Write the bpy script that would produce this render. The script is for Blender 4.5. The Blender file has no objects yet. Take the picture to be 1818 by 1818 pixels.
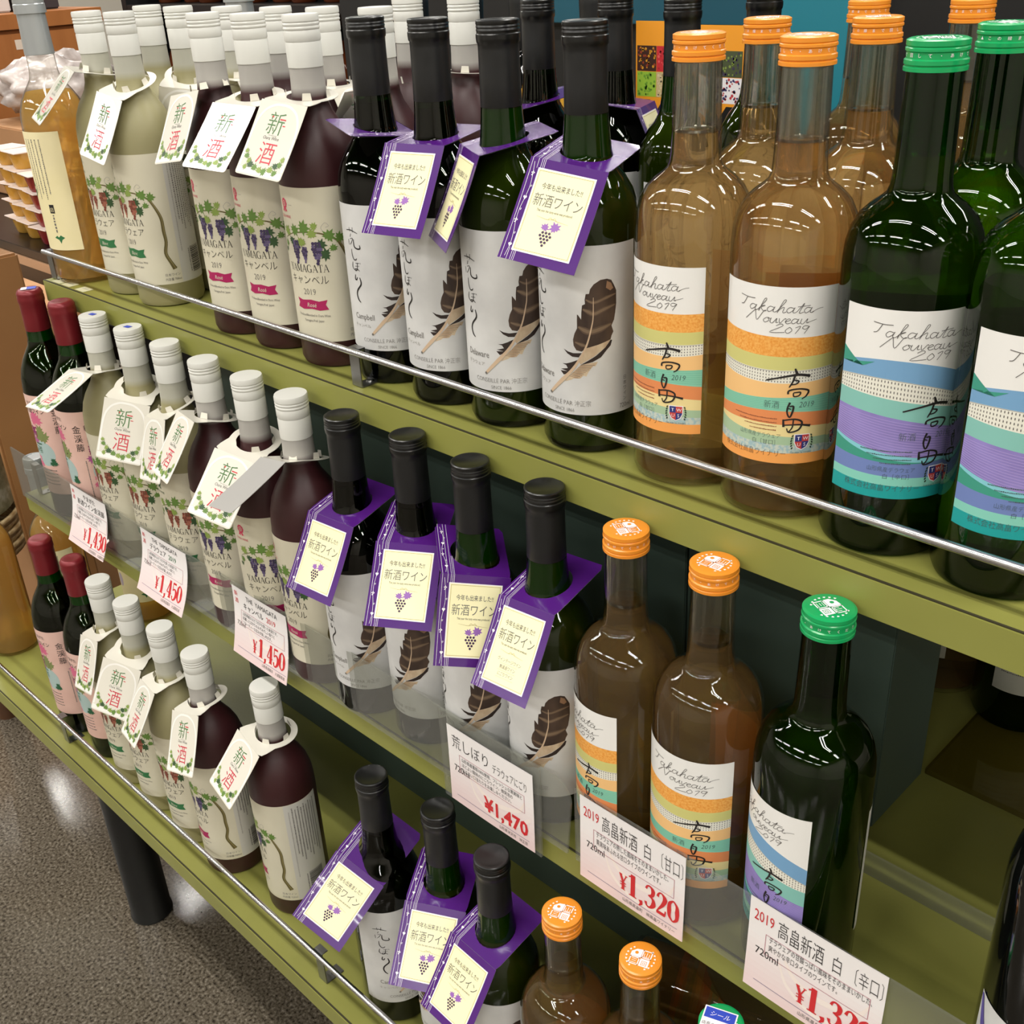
import bpy, bmesh, math, random
from mathutils import Vector, Matrix, geometry
random.seed(7)
R = math.radians
ZO = 1.05                                    # shop floor is z = 0, the top shelf is 1.05 m above it
Z1, Z2, Z3 = ZO, ZO - .3113, ZO - .6398      # upper faces of the three shelves
sc = bpy.context.scene
col = bpy.context.collection

# ------------------------------------------------------------------ camera
cam = bpy.data.cameras.new('camera'); cam.sensor_width = 36; cam.lens = 38.744; cam.clip_start = .02
co = bpy.data.objects.new('camera', cam); col.objects.link(co)
_r, _u, _f = Vector((.71330, .69923, -.04700)), Vector((-.29401, .35935, .88567)), Vector((-.63617, .61796, -.46192))
_f.normalize(); _r = (_r - _f * _r.dot(_f)).normalized(); _u = _r.cross(_f)
mw = Matrix((( _r.x, _u.x, -_f.x), (_r.y, _u.y, -_f.y), (_r.z, _u.z, -_f.z))).to_4x4()
mw.translation = (.1814, -.6023, .3506 + ZO); co.matrix_world = mw
sc.camera = co
# ------------------------------------------------------------------ render look
sc.view_settings.view_transform = 'Standard'; sc.view_settings.look = 'None'
sc.view_settings.gamma = 1; sc.view_settings.use_curve_mapping = False
sc.view_settings.exposure = 0.0
cy = sc.cycles
cy.max_bounces = 12; cy.diffuse_bounces = 3; cy.glossy_bounces = 4; cy.transmission_bounces = 8
cy.transparent_max_bounces = 24; cy.caustics_reflective = False; cy.caustics_refractive = False
cy.sample_clamp_indirect = 4; cy.blur_glossy = .5
w = bpy.data.worlds.new('world'); sc.world = w; w.use_nodes = True
w.node_tree.nodes['Background'].inputs[0].default_value = (.9, .95, 1, 1)
w.node_tree.nodes['Background'].inputs[1].default_value = .15
# fluorescent tubes of the shop ceiling: two to a fitting
LAMP_W = 12.4
FIX = [(x, y) for x in (-6.0, -4.2, -2.4, -.6, 1.2, 3.0) for y in (-4.4, -2.6, -.8, 1.0, 2.9)]
CEIL = 3.15
for (x, y) in FIX:
    for s in (-1, 1):
        L = bpy.data.lights.new('fluorescent_tube_light', 'AREA'); L.shape = 'RECTANGLE'
        L.size = 1.2; L.size_y = .035; L.energy = LAMP_W; L.color = (1, .965, .90)
        o = bpy.data.objects.new('fluorescent_tube_light', L); col.objects.link(o)
        o.location = (x, y + s * .07, CEIL - .115)
        o['label'] = 'glow of one white tube under the shop ceiling'

# ------------------------------------------------------------------ materials
def lin(c):
    return tuple((v / 12.92 if v <= .04045 else ((v + .055) / 1.055) ** 2.4) for v in [k / 255 for k in c])
MATS = {}
def M(name, rgb=(128, 128, 128), rough=.5, metal=0., spec=.5, coat=0., trans=0.):
    if name in MATS: return MATS[name]
    m = bpy.data.materials.new(name); m.use_nodes = True
    b = m.node_tree.nodes['Principled BSDF']
    b.inputs['Base Color'].default_value = (*lin(rgb), 1)
    b.inputs['Roughness'].default_value = rough; b.inputs['Metallic'].default_value = metal
    b.inputs['Specular IOR Level'].default_value = spec
    b.inputs['Coat Weight'].default_value = coat
    b.inputs['Transmission Weight'].default_value = trans
    m.diffuse_color = (*lin(rgb), 1)
    MATS[name] = m; return m
def nodes(m): return m.node_tree.nodes, m.node_tree.links
def noise_col(name, stops, scale=40., detail=4., rough=.5, bump=0., bscale=None, coord='Object', spec=.5, stretch=None, coat=0.):
    m = M(name, (128, 128, 128), rough, spec=spec, coat=coat); N, Lk = nodes(m)
    tc = N.new('ShaderNodeTexCoord'); nz = N.new('ShaderNodeTexNoise'); cr = N.new('ShaderNodeValToRGB')
    nz.inputs['Scale'].default_value = scale; nz.inputs['Detail'].default_value = detail
    src = tc.outputs[coord]
    if stretch:
        mp = N.new('ShaderNodeMapping'); mp.inputs['Scale'].default_value = stretch
        Lk.new(src, mp.inputs[0]); src = mp.outputs[0]
    Lk.new(src, nz.inputs['Vector']); Lk.new(nz.outputs[0], cr.inputs[0])
    els = cr.color_ramp.elements
    while len(els) < len(stops): els.new(.5)
    for e, (p, c) in zip(els, stops): e.position = p; e.color = (*lin(c), 1)
    Lk.new(cr.outputs[0], N['Principled BSDF'].inputs['Base Color'])
    if bump:
        n2 = N.new('ShaderNodeTexNoise'); n2.inputs['Scale'].default_value = bscale or scale; n2.inputs['Detail'].default_value = 3
        Lk.new(src, n2.inputs['Vector'])
        bp = N.new('ShaderNodeBump'); bp.inputs['Strength'].default_value = bump; bp.inputs['Distance'].default_value = .002
        Lk.new(n2.outputs[0], bp.inputs['Height']); Lk.new(bp.outputs[0], N['Principled BSDF'].inputs['Normal'])
    return m

shelf_green = noise_col('olive_green_paint', [(.3, (128, 128, 62)), (.7, (138, 138, 70))], 9, 5, .38, .05, 260)
edge_green = noise_col('olive_edge_band', [(.3, (134, 135, 66)), (.7, (142, 143, 72))], 9, 4, .42)
dark_green = noise_col('dark_green_panel', [(.3, (62, 78, 70)), (.7, (70, 86, 78))], 5, 3, .45)
seam = M('dark_seam', (48, 44, 20), .7)
chrome = M('chrome', (190, 190, 192), .24, 1.)
steel = M('brushed_steel', (150, 150, 150), .32, 1.)
black_steel = noise_col('black_painted_steel', [(.4, (10, 11, 12)), (.7, (20, 22, 22))], 20, 4, .38, .1, 80)
white_cap = M('white_aluminium', (212, 212, 206), .32, 0, .5)
black_cap = M('black_aluminium', (13, 14, 15), .3)
black_cap_dull = noise_col('black_shrink_capsule', [(.4, (15, 16, 17)), (.7, (22, 23, 25))], 60, 3, .42, .12, 90)
orange_cap = M('orange_aluminium', (236, 146, 46), .28)
green_cap = M('green_aluminium', (24, 160, 92), .24)
red_capsule = M('burgundy_capsule', (122, 30, 38), .33, .25)
silver_capsule = M('silver_capsule', (170, 174, 176), .3, .45)
paper_white = noise_col('label_paper_white', [(.35, (204, 204, 204)), (.65, (220, 220, 219))], 26, 5, .55)
paper_cream = noise_col('label_paper_cream', [(.35, (212, 206, 184)), (.65, (220, 215, 195))], 9, 3, .38)
paper_grey = M('label_paper_grey', (206, 204, 198), .4)
card_white = M('tag_card_white', (224, 220, 208), .2, coat=.3)
card_back = M('tag_card_back_grey', (165, 163, 160), .5)
ink = M('ink_black', (34, 30, 30), .5); inkg = M('ink_grey', (112, 108, 104), .5); inklg = M('ink_pale_grey', (158, 155, 150), .5)
purple = M('card_purple', (76, 24, 116), .26, coat=.25); lilac = M('ink_lilac', (150, 100, 180), .4)
purple_back = M('card_back_silver_grey', (150, 146, 150), .4)
pcream = M('ink_pale_yellow', (250, 243, 196), .35); white_ink = M('ink_white', (246, 240, 246), .35); gold = M('ink_gold', (176, 160, 92), .4)
redink = M('ink_red', (206, 44, 50), .45); pinkink = M('ink_rose', (205, 60, 92), .5); magenta = M('ink_magenta', (168, 28, 88), .45)
leafA = M('ink_leaf_green', (98, 132, 58), .5); leafB = M('ink_leaf_dark', (52, 82, 46), .5); leafC = M('ink_leaf_lime', (136, 158, 76), .5)
grapeP = M('ink_grape_purple', (62, 50, 84), .5); grapeP2 = M('ink_grape_violet', (96, 84, 122), .5)
grapeR = M('ink_grape_russet', (122, 62, 48), .5); grapeR2 = M('ink_grape_rose', (160, 96, 76), .5)
barkc = M('ink_bark', (100, 90, 50), .5); barkl = M('ink_bark_light', (140, 128, 84), .5); greenink = M('ink_bottle_green', (46, 112, 66), .5)

def thin_glass(name, rgb, ior=1.5, rough=.02, edge=(60, 60, 60), refl=1.0, haze=0.):
    """clear wall of a hollow vessel or a sheet: lets tinted light straight through and mirrors by Fresnel"""
    m = bpy.data.materials.new(name); m.use_nodes = True; N, Lk = nodes(m)
    N.remove(N['Principled BSDF']); out = N['Material Output']
    t = N.new('ShaderNodeBsdfTransparent'); g = N.new('ShaderNodeBsdfGlossy'); mx = N.new('ShaderNodeMixShader')
    f2 = N.new('ShaderNodeLayerWeight'); f2.inputs[0].default_value = .5; g.inputs['Roughness'].default_value = rough
    f0 = ((ior - 1) / (ior + 1)) ** 2
    pw = N.new('ShaderNodeMath'); pw.operation = 'POWER'; pw.inputs[1].default_value = 5; Lk.new(f2.outputs['Facing'], pw.inputs[0])
    fr = N.new('ShaderNodeMath'); fr.operation = 'MULTIPLY_ADD'; fr.inputs[1].default_value = 1 - f0; fr.inputs[2].default_value = f0; Lk.new(pw.outputs[0], fr.inputs[0])
    lw = N.new('ShaderNodeLayerWeight'); lw.inputs[0].default_value = .35
    cr = N.new('ShaderNodeValToRGB'); cr.color_ramp.elements[0].color = (*lin(rgb), 1); cr.color_ramp.elements[0].position = .45
    cr.color_ramp.elements[1].color = (*lin(edge), 1); cr.color_ramp.elements[1].position = 1.
    Lk.new(lw.outputs['Facing'], cr.inputs[0]); Lk.new(cr.outputs[0], t.inputs[0])
    ml = N.new('ShaderNodeMath'); ml.operation = 'MULTIPLY'; ml.inputs[1].default_value = refl; Lk.new(fr.outputs[0], ml.inputs[0])
    Lk.new(ml.outputs[0], mx.inputs[0]); Lk.new(t.outputs[0], mx.inputs[1]); Lk.new(g.outputs[0], mx.inputs[2]); last = mx.outputs[0]
    if haze:
        d = N.new('ShaderNodeBsdfDiffuse'); d.inputs[0].default_value = (.75, .75, .72, 1); hz = N.new('ShaderNodeMixShader'); hz.inputs[0].default_value = haze
        Lk.new(last, hz.inputs[1]); Lk.new(d.outputs[0], hz.inputs[2]); last = hz.outputs[0]
    Lk.new(last, out.inputs[0])
    m.diffuse_color = (*lin(rgb), .4); return m
def liquid(name, rgb, haze_rgb, haze=.4, ior=1.33, clear=.35):
    """wine: refracts what lies behind it and scatters a little of the light"""
    m = bpy.data.materials.new(name); m.use_nodes = True; N, Lk = nodes(m)
    N.remove(N['Principled BSDF']); out = N['Material Output']
    rf = N.new('ShaderNodeBsdfRefraction'); rf.inputs['Color'].default_value = (*lin(rgb), 1); rf.inputs['IOR'].default_value = ior; rf.inputs['Roughness'].default_value = .03
    tl = N.new('ShaderNodeBsdfTranslucent'); tl.inputs[0].default_value = (*lin(haze_rgb), 1)
    df = N.new('ShaderNodeBsdfDiffuse'); df.inputs[0].default_value = (*lin(haze_rgb), 1)
    a = N.new('ShaderNodeMixShader'); a.inputs[0].default_value = .45; b = N.new('ShaderNodeMixShader'); b.inputs[0].default_value = haze
    Lk.new(tl.outputs[0], a.inputs[1]); Lk.new(df.outputs[0], a.inputs[2])
    tr = N.new('ShaderNodeBsdfTransparent'); tr.inputs[0].default_value = (*lin(rgb), 1); c = N.new('ShaderNodeMixShader'); c.inputs[0].default_value = clear
    Lk.new(rf.outputs[0], c.inputs[1]); Lk.new(tr.outputs[0], c.inputs[2]); Lk.new(c.outputs[0], b.inputs[1]); Lk.new(a.outputs[0], b.inputs[2]); Lk.new(b.outputs[0], out.inputs[0])
    m.diffuse_color = (*lin(haze_rgb), 1); return m
glass_clear = thin_glass('clear_glass', (248, 248, 246), 1.5, .02, (176, 168, 154), 1.3)
glass_green = thin_glass('green_glass', (126, 172, 74), 1.52, .02, (30, 56, 16), 1.0)
glass_olive = thin_glass('olive_green_glass', (128, 148, 80), 1.52, .02, (22, 34, 14), 1.0)
glass_dark = thin_glass('dark_green_glass', (70, 110, 50), 1.52, .02, (10, 20, 8), 1.0)
glass_amber = thin_glass('amber_glass', (190, 140, 50), 1.52, .02, (50, 30, 10), 1.0)
acrylic = thin_glass('clear_acrylic', (240, 241, 238), 1.49, .05, (150, 154, 146), 1.0, .07)
wine_peach = liquid('amber_white_wine', (254, 232, 190), (255, 212, 148), .10, clear=.5)
wine_gold = liquid('golden_wine', (250, 218, 140), (252, 216, 140), .36, clear=.5)
wine_green = liquid('white_wine_in_green_glass', (236, 236, 150), (190, 196, 84), .07)
wine_cloudy = M('cloudy_white_wine', (112, 112, 60), .35)
wine_red = M('deep_red_wine', (34, 9, 12), .2, spec=.3)
wine_red_neck = M('red_wine_in_the_neck', (66, 20, 16), .2)

def solid_glass(name, rgb):
    m = bpy.data.materials.new(name); m.use_nodes = True; N, Lk = nodes(m); N.remove(N['Principled BSDF'])
    g = N.new('ShaderNodeBsdfGlass'); g.inputs['Color'].default_value = (*lin(rgb), 1); g.inputs['IOR'].default_value = 1.5; g.inputs['Roughness'].default_value = .02
    t = N.new('ShaderNodeBsdfTransparent'); t.inputs[0].default_value = (*lin(rgb), 1); x = N.new('ShaderNodeMixShader'); x.inputs[0].default_value = .3
    Lk.new(g.outputs[0], x.inputs[1]); Lk.new(t.outputs[0], x.inputs[2]); Lk.new(x.outputs[0], N['Material Output'].inputs[0]); return m
neck_clear = solid_glass('thick_clear_glass', (250, 250, 246)); neck_green = solid_glass('thick_green_glass', (176, 226, 128)); neck_lime = M('bottle_green_neck', (34, 108, 34), .08)
def frosted(name, liq, empty, zline, rough=.42):
    m = M(name, liq, rough, spec=.45); N, Lk = nodes(m); b = N['Principled BSDF']
    tc = N.new('ShaderNodeTexCoord'); sp = N.new('ShaderNodeSeparateXYZ'); mr = N.new('ShaderNodeMapRange')
    mr.inputs[1].default_value = zline - .004; mr.inputs[2].default_value = zline + .004
    mx = N.new('ShaderNodeMix'); mx.data_type = 'RGBA'
    mx.inputs[6].default_value = (*lin(liq), 1); mx.inputs[7].default_value = (*lin(empty), 1)
    Lk.new(tc.outputs['Object'], sp.inputs[0]); Lk.new(sp.outputs[2], mr.inputs[0]); Lk.new(mr.outputs[0], mx.inputs[0])
    Lk.new(mx.outputs[2], b.inputs['Base Color'])
    b.inputs['Subsurface Weight'].default_value = .15; b.inputs['Subsurface Radius'].default_value = (.01, .01, .01)
    nz = N.new('ShaderNodeTexNoise'); nz.inputs['Scale'].default_value = 900; bp = N.new('ShaderNodeBump')
    bp.inputs['Strength'].default_value = .12; bp.inputs['Distance'].default_value = .0004
    Lk.new(tc.outputs['Object'], nz.inputs['Vector']); Lk.new(nz.outputs[0], bp.inputs['Height']); Lk.new(bp.outputs[0], b.inputs['Normal'])
    return m
frost_white = frosted('frosted_glass_white_wine', (152, 146, 108), (176, 175, 162), .2405)
frost_red = frosted('frosted_glass_red_wine', (57, 24, 27), (168, 165, 160), .2405)

# ------------------------------------------------------------------ object helpers
def link(name, me, mats=(), parent=None, smooth=None):
    for m in mats: me.materials.append(m)
    o = bpy.data.objects.new(name, me); col.objects.link(o)
    if parent is not None: o.parent = parent
    if smooth is not None:
        me.polygons.foreach_set('use_smooth', [True] * len(me.polygons))
        if smooth < 180: me.set_sharp_from_angle(angle=R(smooth))
    return o
def from_bm(name, bm, mats=(), parent=None, smooth=None):
    me = bpy.data.meshes.new(name); bm.normal_update(); bm.to_mesh(me); bm.free()
    return link(name, me, mats, parent, smooth)
def empty(name, loc=(0, 0, 0), rz=0., label=None, cat=None, group=None):
    o = bpy.data.objects.new(name, None); col.objects.link(o); o.location = loc; o.rotation_euler[2] = rz
    o.empty_display_size = .02
    if label: o['label'] = label
    if cat: o['category'] = cat
    if group: o['group'] = group
    return o
def tagp(o, label, cat, group=None):
    o['label'] = label; o['category'] = cat
    if group: o['group'] = group
    return o
def bbox(bm, x0, x1, y0, y1, z0, z1, mi=0, bev=0.):
    g = bmesh.ops.create_cube(bm, size=1); vs = g['verts']
    for v in vs: v.co = Vector(((x0 + x1) / 2 + v.co.x * (x1 - x0), (y0 + y1) / 2 + v.co.y * (y1 - y0), (z0 + z1) / 2 + v.co.z * (z1 - z0)))
    fs = {f for v in vs for f in v.link_faces}
    for f in fs: f.material_index = mi
    if bev: bmesh.ops.bevel(bm, geom=list({e for v in vs for e in v.link_edges}), offset=bev, segments=2, affect='EDGES')
def box(name, x0, x1, y0, y1, z0, z1, m, parent=None, bev=.001):
    bm = bmesh.new(); bbox(bm, x0, x1, y0, y1, z0, z1, 0, bev); return from_bm(name, bm, [m], parent)
def lathe(name, prof, m, parent=None, seg=56, closed=False, flip=False, mats=None, idx=None, smooth=40, rib=None):
    bm = bmesh.new(); rings = []
    for (r, z) in prof:
        if r < 1e-6: rings.append([bm.verts.new((0, 0, z))])
        else:
            ring = []
            for k in range(seg):
                rr = r
                if rib and rib[0] <= z <= rib[1] and k % 2: rr = r - rib[2]
                ring.append(bm.verts.new((rr * math.cos(2 * math.pi * k / seg), rr * math.sin(2 * math.pi * k / seg), z)))
            rings.append(ring)
    for i in range(len(rings) - 1):
        a, b = rings[i], rings[i + 1]
        for k in range(seg):
            k2 = (k + 1) % seg
            if len(a) == 1 and len(b) == 1: break
            if len(a) == 1: f = bm.faces.new((a[0], b[k2], b[k]))
            elif len(b) == 1: f = bm.faces.new((a[k], a[k2], b[0]))
            else: f = bm.faces.new((a[k], a[k2], b[k2], b[k]))
            if idx: f.material_index = idx[i]
    if flip: bmesh.ops.reverse_faces(bm, faces=bm.faces)
    return from_bm(name, bm, mats or [m], parent, smooth)
def tube(name, p0, p1, r, m, parent=None, seg=20):
    bm = bmesh.new(); p0, p1 = Vector(p0), Vector(p1); d = p1 - p0
    bmesh.ops.create_cone(bm, cap_ends=True, segments=seg, radius1=r, radius2=r, depth=d.length)
    q = Vector((0, 0, 1)).rotation_difference(d.normalized())
    for v in bm.verts: v.co = q @ v.co + (p0 + p1) / 2
    return from_bm(name, bm, [m], parent, 40)
def copy_tree(o, parent=None):
    c = o.copy(); col.objects.link(c)
    if parent is not None:
        c.parent = parent; c.matrix_parent_inverse = o.matrix_parent_inverse
    for ch in list(o.children): copy_tree(ch, c)
    return c

# ------------------------------------------------------------------ flat print as thin geometry (millimetres)
_T = {}
def text_mesh(s, off=0.):
    k = (s, off)
    if k not in _T:
        cu = bpy.data.curves.new('t', 'FONT'); cu.body = s; cu.resolution_u = 2; cu.offset = off
        ob = bpy.data.objects.new('t', cu); col.objects.link(ob)
        dg = bpy.context.evaluated_depsgraph_get(); dg.update()
        me = bpy.data.meshes.new_from_object(ob.evaluated_get(dg))
        vs = [(v.co.x, v.co.y) for v in me.vertices]; fs = [tuple(p.vertices) for p in me.polygons]
        bpy.data.objects.remove(ob); bpy.data.curves.remove(cu); bpy.data.meshes.remove(me)
        if not vs: vs = [(0, 0)]
        xs = [v[0] for v in vs]; ys = [v[1] for v in vs]
        _T[k] = (vs, fs, min(xs), max(xs), min(ys), max(ys))
    return _T[k]
def cat(pts, n=5, wd=None):
    """smooth curve through points (and widths)"""
    P = [Vector(p[:2]) for p in pts]; W = wd or [1] * len(P)
    if len(W) < len(P): W = [W[min(len(W) - 1, int(i * len(W) / len(P)))] for i in range(len(P))]
    if len(P) < 3: return P, W
    o, ow = [], []
    for i in range(len(P) - 1):
        p0, p1, p2, p3 = P[max(i - 1, 0)], P[i], P[i + 1], P[min(i + 2, len(P) - 1)]
        for k in range(n):
            t = k / n
            o.append(.5 * ((2 * p1) + (-p0 + p2) * t + (2 * p0 - 5 * p1 + 4 * p2 - p3) * t * t + (-p0 + 3 * p1 - 3 * p2 + p3) * t ** 3))
            ow.append(W[i] * (1 - t) + W[i + 1] * t)
    o.append(P[-1]); ow.append(W[-1]); return o, ow
class Art:
    def __init__(s): s.V = []; s.F = []; s.MI = []; s.mats = []
    def mi(s, m):
        if m not in s.mats: s.mats.append(m)
        return s.mats.index(m)
    def add(s, vs, fs, m, ly):
        b = len(s.V); s.V += [(x, y, ly) for x, y in vs]; s.F += [tuple(b + i for i in f) for f in fs]; s.MI += [s.mi(m)] * len(fs)
    def poly(s, pts, m, ly=1):
        fs = geometry.tessellate_polygon([[Vector((x, y, 0)) for x, y in pts]])
        s.add(pts, [f for f in fs], m, ly)
    def rect(s, x0, x1, y0, y1, m, ly=1): s.add([(x0, y0), (x1, y0), (x1, y1), (x0, y1)], [(0, 1, 2, 3)], m, ly)
    def frame(s, x0, x1, y0, y1, t, m, ly=1):
        s.rect(x0, x1, y0, y0 + t, m, ly); s.rect(x0, x1, y1 - t, y1, m, ly); s.rect(x0, x0 + t, y0, y1, m, ly); s.rect(x1 - t, x1, y0, y1, m, ly)
    def disc(s, x, y, r, m, ly=1, n=10, ry=None, rot=0.):
        ry = ry or r; c, q = math.cos(rot), math.sin(rot); pts = []
        for k in range(n):
            a, b = r * math.cos(6.2832 * k / n), ry * math.sin(6.2832 * k / n); pts.append((x + a * c - b * q, y + a * q + b * c))
        s.add(pts, [tuple(range(n))], m, ly)
    def stroke(s, pts, wd, m, ly=1, n=4, smooth=True):
        if not isinstance(wd, (list, tuple)): wd = [wd] * len(pts)
        P, W = cat(pts, n, list(wd)) if smooth else ([Vector(p[:2]) for p in pts], list(wd))
        vs = []
        for i, p in enumerate(P):
            d = (P[min(i + 1, len(P) - 1)] - P[max(i - 1, 0)])
            if d.length < 1e-9: d = Vector((1, 0))
            d.normalize(); nn = Vector((-d.y, d.x)) * W[i] / 2; vs += [tuple(p + nn), tuple(p - nn)]
        s.add(vs, [(2 * i + 1, 2 * i + 3, 2 * i + 2, 2 * i) for i in range(len(P) - 1)], m, ly)
    def text(s, t, x, y, size, m, ly=2, al='C', sx=1., off=0., rot=0., shear=0.):
        vs, fs, x0, x1, y0, y1 = text_mesh(t, off); k = size
        ax = {'C': (x0 + x1) / 2, 'L': x0, 'R': x1}[al]; c, q = math.cos(rot), math.sin(rot)
        o = []
        for a, b in vs:
            a2, b2 = ((a - ax) + shear * b) * k * sx, b * k
            o.append((x + a2 * c - b2 * q, y + a2 * q + b2 * c))
        s.add(o, fs, m, ly)
    def vtext(s, t, x, y, size, m, ly=2, step=1.15, sx=1., off=0.):
        for i, ch in enumerate(t): s.text(ch, x, y - i * size * step, size, m, ly, 'C', sx, off)
    def fine(s, x0, x1, y, h, m, ly=2, seed=1):
        """a line of print too small to read"""
        rd = random.Random(seed); x = x0
        while x < x1:
            l = rd.uniform(.5, 1.3) * h; s.rect(x, min(x + l, x1), y + rd.uniform(-.1, .1) * h, y + h * rd.uniform(.6, 1), m, ly); x += l + .35 * h
    def vfine(s, x, y0, y1, w, m, ly=2, seed=1):
        rd = random.Random(seed); y = y1
        while y > y0:
            l = rd.uniform(.5, 1.1) * w; s.rect(x - w * rd.uniform(.3, .5), x + w * rd.uniform(.3, .5), max(y - l, y0), y, m, ly); y -= l + .4 * w
    def leaf(s, x, y, r, m, rot=0., ly=2):
        rad = [1, .55, .82, .5, .95, .5, .8, .45, .6, .3, .6, .45, .8, .5, .95, .5, .82, .55]
        s.poly([(x + r * k * math.sin(rot + 6.2832 * i / 18), y + r * k * math.cos(rot + 6.2832 * i / 18)) for i, k in enumerate(rad)], m, ly)
    def grapes(s, x, y, w, h, m, m2, ly=3, seed=0):
        rd = random.Random(seed); rows = max(3, int(h / (w * .2)))
        for j in range(rows):
            t = j / (rows - 1); n = max(1, round(4 * (1 - t) ** .7 + .4)) if t > .15 else 3
            for i in range(n):
                s.disc(x + (i - (n - 1) / 2) * w * .24 + rd.uniform(-.04, .04) * w, y - t * h, w * .15, m if rd.random() < .65 else m2, ly, 6)
    def build(s, name, fn, parent=None, step=3., smooth=True, ystep=None):
        bm = bmesh.new(); V = [bm.verts.new(v) for v in s.V]
        for f, i in zip(s.F, s.MI):
            try: g = bm.faces.new([V[k] for k in f]); g.material_index = i
            except ValueError: pass
        if step:
            xs = [v[0] for v in s.V]; x = math.floor(min(xs)) + step
            while x < max(xs):
                bmesh.ops.bisect_plane(bm, geom=bm.verts[:] + bm.edges[:] + bm.faces[:], dist=1e-5, plane_co=(x, 0, 0), plane_no=(1, 0, 0)); x += step
        if ystep:
            ys = [v[1] for v in s.V]; y = math.floor(min(ys)) + ystep
            while y < max(ys):
                bmesh.ops.bisect_plane(bm, geom=bm.verts[:] + bm.edges[:] + bm.faces[:], dist=1e-5, plane_co=(0, y, 0), plane_no=(0, 1, 0)); y += ystep
        bmesh.ops.triangulate(bm, faces=bm.faces[:])
        bmesh.ops.dissolve_degenerate(bm, dist=1e-5, edges=bm.edges[:])
        for f in bm.faces:                                       # all print faces outwards
            if f.calc_area() > 0:
                f.normal_update()
                if f.normal.z < 0: f.normal_flip()
        for v in bm.verts: v.co = fn(v.co.x * .001, v.co.y * .001, v.co.z)
        return from_bm(name, bm, s.mats, parent, 180 if smooth else None)
def cyl(Rb, off=.0003, ly=.00009):
    return lambda u, v, l: Vector(((Rb + off + l * ly) * math.sin(u / Rb), -(Rb + off + l * ly) * math.cos(u / Rb), v))
def flat(off=0., ly=.00009, curl=0.):
    return lambda u, v, l: Vector((u, v, off + l * ly + curl * v * v))

# serif digits and capitals drawn as brush strokes, unit height
SG = {
 '1': [([(.28, 0), (.28, 1)], .2), ([(.08, .02), (.48, .02)], .05), ([(.06, .84), (.3, .97)], .06)],
 '2': [([(.08, .76), (.15, .94), (.3, .98), (.46, .8), (.35, .5), (.12, .18), (.05, .03)], [.12, .07, .07, .2, .14, .06, .04]), ([(.05, .07), (.48, .07)], .15), ([(.47, .05), (.5, .28)], .06)],
 '3': [([(.08, .8), (.15, .95), (.3, .98), (.44, .85), (.4, .62), (.2, .53)], [.1, .07, .08, .18, .14, .05]), ([(.2, .54), (.44, .46), (.48, .22), (.3, .02), (.13, .04), (.07, .2)], [.05, .12, .2, .09, .07, .12])],
 '4': [([(.38, 0), (.38, 1)], .18), ([(.36, .97), (.03, .3)], .06), ([(.02, .28), (.55, .28)], .06), ([(.22, .02), (.53, .02)], .05)],
 '5': [([(.11, .93), (.47, .93)], .12), ([(.12, .96), (.1, .5)], .05), ([(.1, .5), (.28, .62), (.46, .5), (.48, .25), (.3, .02), (.13, .04), (.07, .2)], [.05, .08, .16, .2, .09, .07, .12])],
 '0': [([(.28, .98), (.1, .8), (.08, .5), (.1, .2), (.28, .02)], [.05, .13, .19, .13, .05]), ([(.28, .98), (.46, .8), (.48, .5), (.46, .2), (.28, .02)], [.05, .13, .19, .13, .05])],
 ',': [([(.1, .08), (.14, -.06), (.02, -.2)], [.18, .13, .03])],
 '¥': [([(.06, .98), (.28, .5)], .15), ([(.52, .98), (.28, .5)], .06), ([(.28, .52), (.28, 0)], .17), ([(.04, .46), (.52, .46)], .06), ([(.04, .3), (.52, .3)], .06), ([(.1, .02), (.46, .02)], .05), ([(-.04, .98), (.2, .98)], .05), ([(.42, .98), (.62, .98)], .05)],
 'Y': [([(.08, .98), (.4, .45)], .13), ([(.7, .98), (.4, .45)], .05), ([(.4, .48), (.4, 0)], .13), ([(-.02, .98), (.24, .98)], .05), ([(.58, .98), (.82, .98)], .05), ([(.26, .02), (.54, .02)], .05)],
 'A': [([(.06, 0), (.38, 1)], .05), ([(.38, 1), (.7, 0)], .13), ([(.16, .34), (.58, .34)], .05), ([(-.04, .02), (.18, .02)], .05), ([(.56, .02), (.84, .02)], .05)],
 'M': [([(.1, 0), (.1, 1)], .05), ([(.12, .98), (.46, .1)], .13), ([(.46, .1), (.8, .98)], .05), ([(.82, 0), (.82, 1)], .13), ([(-.04, .98), (.16, .98)], .05), ([(.76, .98), (.96, .98)], .05), ([(-.04, .02), (.24, .02)], .05), ([(.66, .02), (.98, .02)], .05)],
 'G': [([(.68, .74), (.6, .92), (.4, 1), (.14, .85), (.06, .5), (.14, .15), (.4, 0), (.62, .08), (.68, .3)], [.05, .06, .06, .12, .15, .12, .06, .07, .13]), ([(.66, 0), (.66, .42)], .12), ([(.5, .42), (.8, .42)], .05)],
 'T': [([(.36, 0), (.36, 1)], .13), ([(.02, .98), (.7, .98)], .05), ([(.03, .98), (.03, .78)], .05), ([(.69, .98), (.69, .78)], .05), ([(.22, .02), (.5, .02)], .05)]}
SW = {'Y': .84, 'A': .84, 'M': 1.04, 'G': .9, 'T': .8, ',': .3, '¥': .68}
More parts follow.
